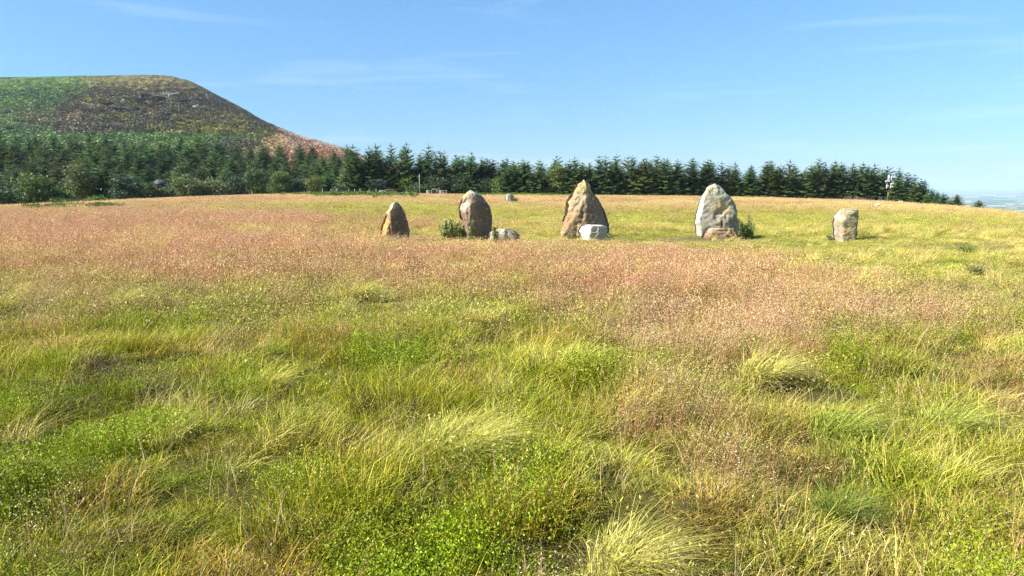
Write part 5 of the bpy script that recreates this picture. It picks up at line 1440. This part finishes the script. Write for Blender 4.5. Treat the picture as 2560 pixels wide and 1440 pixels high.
# bracken and willowherb along the far edge
def patch(name, label, kind, spots, dens, tint, s, cat):
    X = []; Y = []
    for px0, px1, py0, py1, n in spots:
        for _ in range(n):
            a, b, _z = on_ground(random.uniform(px0, px1), random.triangular(py0, py1, (py0 + py1) / 2))
            X.append(a); Y.append(b)
    X = np.array(X); Y = np.array(Y)
    P = fin(X, Y, s)
    return scatter(name, label, kind, *P, np.array(tint) * hum(len(X), .3), cat=cat)
patch('bracken', 'strip of green bracken in the field left of the first stone', 'frond', [(790, 1040, 486, 497, 260), (860, 980, 484, 494, 90), (700, 800, 486, 492, 40)], 0, (0.12, 0.20, 0.035), .8, 'bracken')
patch('bracken', 'scattered green bracken near the left field edge', 'frond', [(60, 180, 519, 531, 20), (120, 300, 513, 526, 18)], 0, (0.12, 0.185, 0.04), .62, 'bracken')
patch('bracken', 'thin strip of bright bracken before the wood by the far pale stone', 'frond', [(1195, 1330, 489.5, 491.5, 120), (1330, 1560, 491, 492, 70)], 0, (0.13, 0.22, 0.035), .8, 'bracken')

def make_willowherb():
    r = np.random.default_rng(5)
    parts = []
    X0, Y0, z0 = place(2150, 180.0)
    for i in range(120):
        x = float(np.clip(r.normal(2150, 30), 2085, 2205)); Y = 180 + r.uniform(-2, 4)
        X, _, z = place(x, Y); h = r.uniform(.9, 1.7) * (1.0 if x > 2110 else .7)
        o_ = np.array([X - X0, Y - Y0, z - z0])
        v, q, c, t = blades(r, 6, .25, h * .7, h, .035, lean=.15, wind=.1, sag=.05, col=(0.20, .22, .06), col2=(.36, .3, .1), seg=2); parts.append((v + o_, q, c))
        P = np.stack([r.normal(0, .18, 16), r.normal(0, .18, 16), r.uniform(.2, .75, 16) * h], 1); v, q, c = flecks(r, P, .22, .06, (.12, .17, .05), (.2, .22, .07)); parts.append((v + o_, q, c))
        if x > 2120 and r.random() < .7:
            P = np.stack([r.normal(0, .1, 12), r.normal(0, .1, 12), r.uniform(.72, 1.02, 12) * h], 1); v, q, c = flecks(r, P, .10, .07, (.34, .12, .22), (.46, .22, .32)); parts.append((v + o_, q, c))
    V, Q, C = join(parts)
    o = obj('willowherb', mk_mesh('willowherb', V, quads=Q, col=C, mat=M_PLANT), loc=(X0, Y0, z0)); tag(o, 'patch of pink-flowering willowherb at the wood edge left of the mast', 'willowherb', kind='stuff')
make_willowherb()

# ------------------------------------------------------------------ single plants that stand out
def tussock(px, py, wpx, label, col, col2, n=260, h=.5, wind=.9, lean=.55, group='tussocks', w=None, name='grass_tussock', sag=.55):
    X, Y, z = on_ground(px, py)
    r = np.random.default_rng(int(px * 3 + py))
    Rd = wpx * Y / FPX * .24; n = int(n * 2.2); h *= .98
    w = w or max(.0042, .0014 * Y ** .85)
    v, q, c, t = blades(r, n, Rd, h * .55, h * 1.1, w, lean=lean, wind=wind, sag=sag, col=col, col2=col2, seg=5)
    v2, q2, c2, t2 = blades(r, n // 3, Rd * 1.5, h * .2, h * .75, w, lean=1.1, wind=wind * .5, sag=.7, col=(.30, .22, .10), col2=(.48, .38, .16), seg=4)
    tt = t[r.random(len(t)) < .3]
    f = flecks(r, tt, .03, w * 1.8, np.array(col) * 1.1, np.array(col2))
    V, Q, C = join([(v, q, c), (v2, q2, c2), f])
    o = obj(name, mk_mesh(name, V, quads=Q, col=C, mat=M_PLANT), loc=(X, Y, z - .02))
    return tag(o, label, 'grass tussock', group)
YS, YS2 = (0.50, 0.45, 0.09), (0.60, 0.54, 0.16); YG, YG2 = (0.42, 0.43, 0.05), (0.58, 0.54, 0.12)
tussock(1130, 1140, 330, 'large pale tussock at the middle of the foreground, its blades swept right', YG, YS2, n=700, h=.42, lean=.6, wind=.9)
tussock(1545, 1445, 250, 'pale yellow tussock cut by the bottom edge of the photo', YS, YS2, n=420, h=.42, lean=.5, wind=.8)
tussock(660, 985, 130, 'bright yellow-green tussock fanning up and right, left of centre', YG, (.62, .56, .12), n=300, h=.42, wind=.8, lean=.4)
tussock(150, 880, 150, 'golden drooping tussock near the left edge', (.50, .36, .10), (.60, .46, .16), n=320, h=.36, wind=.3, lean=.9, sag=.8)
tussock(1415, 700, 170, 'dome-like golden tussock before the tallest brown stone', (.56, .47, .10), (.66, .56, .18), n=420, h=.50, wind=.6, lean=.7)
tussock(285, 775, 120, 'straw tussock with upright tips on the left, above the golden one', YS, YS2, n=280, h=.45, wind=.7)
tussock(2, 790, 90, 'straw tussock half cut by the left edge', YS, YS2, n=220, h=.5, wind=.5)
tussock(1195, 815, 120, 'pale yellow tussock below the broad dark stone', (.56, .47, .10), YS2, n=280, h=.38, wind=.7)
tussock(880, 750, 120, 'wide straw tussock left of centre in the pink grass', YS, YS2, n=300, h=.45, wind=.9)
tussock(965, 632, 70, 'yellow tussock in front of the leftmost pointed stone', (.58, .47, .12), YS2, n=260, h=.42, wind=.2)
tussock(1130, 618, 60, 'yellow tussock in front of the nettles', (.58, .48, .12), YS2, n=220, h=.34, wind=.3)
tussock(1890, 960, 190, 'pale tussock lying over to the right in the right foreground', YS, YS2, n=380, h=.44, wind=.85)
tussock(1430, 930, 130, 'yellow-green tussock right of centre', YG, YS2, n=280, h=.42, wind=.9)
tussock(2080, 1100, 220, 'fresh green tussock in the right foreground', (.22, .28, .03), (.40, .44, .07), n=380, h=.42, wind=.9)
tussock(2350, 1090, 200, 'leaning yellow-green tussock near the right edge', (.28, .34, .04), (.46, .46, .10), n=360, h=.42, wind=1.0)
tussock(2090, 1300, 160, 'dark green tussock in the lower right foreground', (.14, .19, .025), (.26, .30, .05), n=260, h=.34, wind=.5, lean=.6)
tussock(2440, 688, 50, 'dark rush tuft in the short grass near the right edge', (.13, .14, .05), (.28, .25, .09), n=160, h=.38, wind=.15, lean=.7, name='rush_tuft')
tussock(2415, 632, 46, 'green rush tuft at the right above the darker rush tuft', (.14, .20, .05), (.26, .30, .08), n=140, h=.36, wind=.15, name='rush_tuft')
tussock(1285, 507, 20, 'dark green bush of grass at the right foot of the small far stone', (.06, .095, .025), (.14, .17, .05), n=240, h=.9, wind=.1, lean=.6, w=.03, name='grass_clump')

def leafy_plant(px, py, hpx, wpx, label, col, col2, n_st=14, leaf=.05, name='nettle_plant', spike=None, dY=0.0, seed=0):
    X, Y, z = on_ground(px, py); Y += dY; z = float(ground_z(X, Y))
    k = Y / FPX; H = hpx * k; W = wpx * k / 2
    r = np.random.default_rng(seed + int(px))
    e = obj(name, None, loc=(X, Y, z))
    st = MB(); P = []; TP = []
    for i in range(n_st):
        a = r.uniform(0, 6.28); rr = W * .6 * math.sqrt(r.random()); h = H * r.uniform(.45, 1.0) * (1 - .35 * rr / W)
        b = np.array([rr * math.cos(a), rr * math.sin(a) * .6, 0]); t = b * 1.35 + np.array([r.normal(0, .04), r.normal(0, .03), h])
        st.tube([tuple(b - np.array([0, 0, .05])), tuple((b + t) / 2 + np.array([.01, 0, 0])), tuple(t)], [.009, .007, .004], 5)
        TP.append(t)
        for f in np.linspace(.12, 1, max(5, int(h / .045))):
            c = b + (t - b) * f
            for s in range(4):
                th = s * 1.57 + f * 20
                P.append(c + np.array([math.cos(th), math.sin(th), -.15]) * leaf * (1.15 - .55 * f))
    obj('stems', st.mesh('stems', plain_mat('green_stem', (.13, .15, .05), .7)), e)
    V, Q, C = flecks(r, np.array(P), leaf * 1.7, leaf * .8, col, col2, up=-.1)
    lo = V[:, 2] > 0.0
    obj('leaves', mk_mesh('leaves', V, quads=Q, col=C, mat=M_PLANT), e)
    if spike:
        SPk = []
        for t in TP[:spike]:
            for f in range(26): SPk.append(t + np.array([r.normal(0, .012), r.normal(0, .012), -.05 + f * .009]))
        V, Q, C = flecks(r, np.array(SPk), .03, .02, (.10, .055, .045), (.17, .10, .07))
        obj('flower_spikes', mk_mesh('flower_spikes', V, quads=Q, col=C, mat=M_PLANT), e)
    return tag(e, label, 'plant')
NG, NG2 = (.16, .21, .05), (.38, .40, .15)
leafy_plant(1125, 601, 56, 84, 'dense nettle clump at the left foot of the broad dark stone', (.2, .24, .06), (.44, .45, .18), n_st=60, leaf=.05)
leafy_plant(1160, 603, 42, 40, 'low nettles between the clump and the broad dark stone', NG, NG2, n_st=26, leaf=.045)
leafy_plant(1176, 606, 78, 18, 'tall single nettle growing up the front of the broad dark stone', (.12, .19, .04), (.26, .32, .10), n_st=5, leaf=.05, dY=-.35)
leafy_plant(1240, 607, 46, 22, 'dock plant with dark seed spikes at the left end of the pale boulder', (.14, .18, .05), (.30, .31, .11), n_st=7, leaf=.045, spike=4, dY=-.1, name='dock_plant')
leafy_plant(1866, 596, 46, 36, 'leafy green nettles at the right foot of the pale grey stone', (.12, .19, .04), (.27, .33, .09), n_st=20, leaf=.055, dY=-.1)
leafy_plant(1842, 597, 60, 16, 'dark creeper climbing the right edge of the pale grey stone', (.05, .085, .025), (.13, .18, .05), n_st=9, leaf=.04, dY=-.42, name='creeper')
leafy_plant(1874, 594, 54, 16, 'thin dock stems with dark spikes right of the pale grey stone', (.13, .16, .05), (.24, .26, .09), n_st=5, leaf=.035, spike=4, name='dock_plant')
leafy_plant(1522, 601, 24, 24, 'small weeds at the right end of the white boulder', (.12, .16, .05), (.28, .29, .12), n_st=12, leaf=.04, name='weed')
leafy_plant(1428, 599, 22, 34, 'low green weeds at the left foot of the tallest stone', (.12, .15, .05), (.26, .25, .10), n_st=16, leaf=.04, dY=-.5, name='weed')
leafy_plant(2079, 601, 14, 22, 'small grey-green weed at the left foot of the small square stone', (.16, .18, .09), (.30, .31, .17), n_st=10, leaf=.04, name='weed')
leafy_plant(1008, 611, 30, 34, 'brown dry weed at the right foot of the leftmost pointed stone', (.22, .13, .08), (.36, .24, .16), n_st=18, leaf=.03, dY=-.4, name='dry_weed')

# ------------------------------------------------------------------ haze: the air over moor and plain
def make_haze():
    m, n, l = new_mat('haze_air')
    out = n.new('ShaderNodeOutputMaterial'); v = n.new('ShaderNodeVolumePrincipled')
    v.inputs['Color'].default_value = (0.62, 0.80, 1.0, 1); v.inputs['Density'].default_value = 0.00006; v.inputs['Anisotropy'].default_value = 0.0
    l.new(v.outputs['Volume'], out.inputs['Volume'])
    S = 60500; z0, z1 = PLAIN_Z - 1, 190.0
    V = [(-S, -S, z0), (S, -S, z0), (S, S, z0), (-S, S, z0), (-S, -S, z1), (S, -S, z1), (S, S, z1), (-S, S, z1)]
    q = [[3, 2, 1, 0], [4, 5, 6, 7], [0, 1, 5, 4], [1, 2, 6, 5], [2, 3, 7, 6], [3, 0, 4, 7]]
    o = obj('haze', mk_mesh('haze', V, quads=q, mat=m)); tag(o, 'pale summer haze over the far plain', 'haze', kind='stuff')
make_haze()
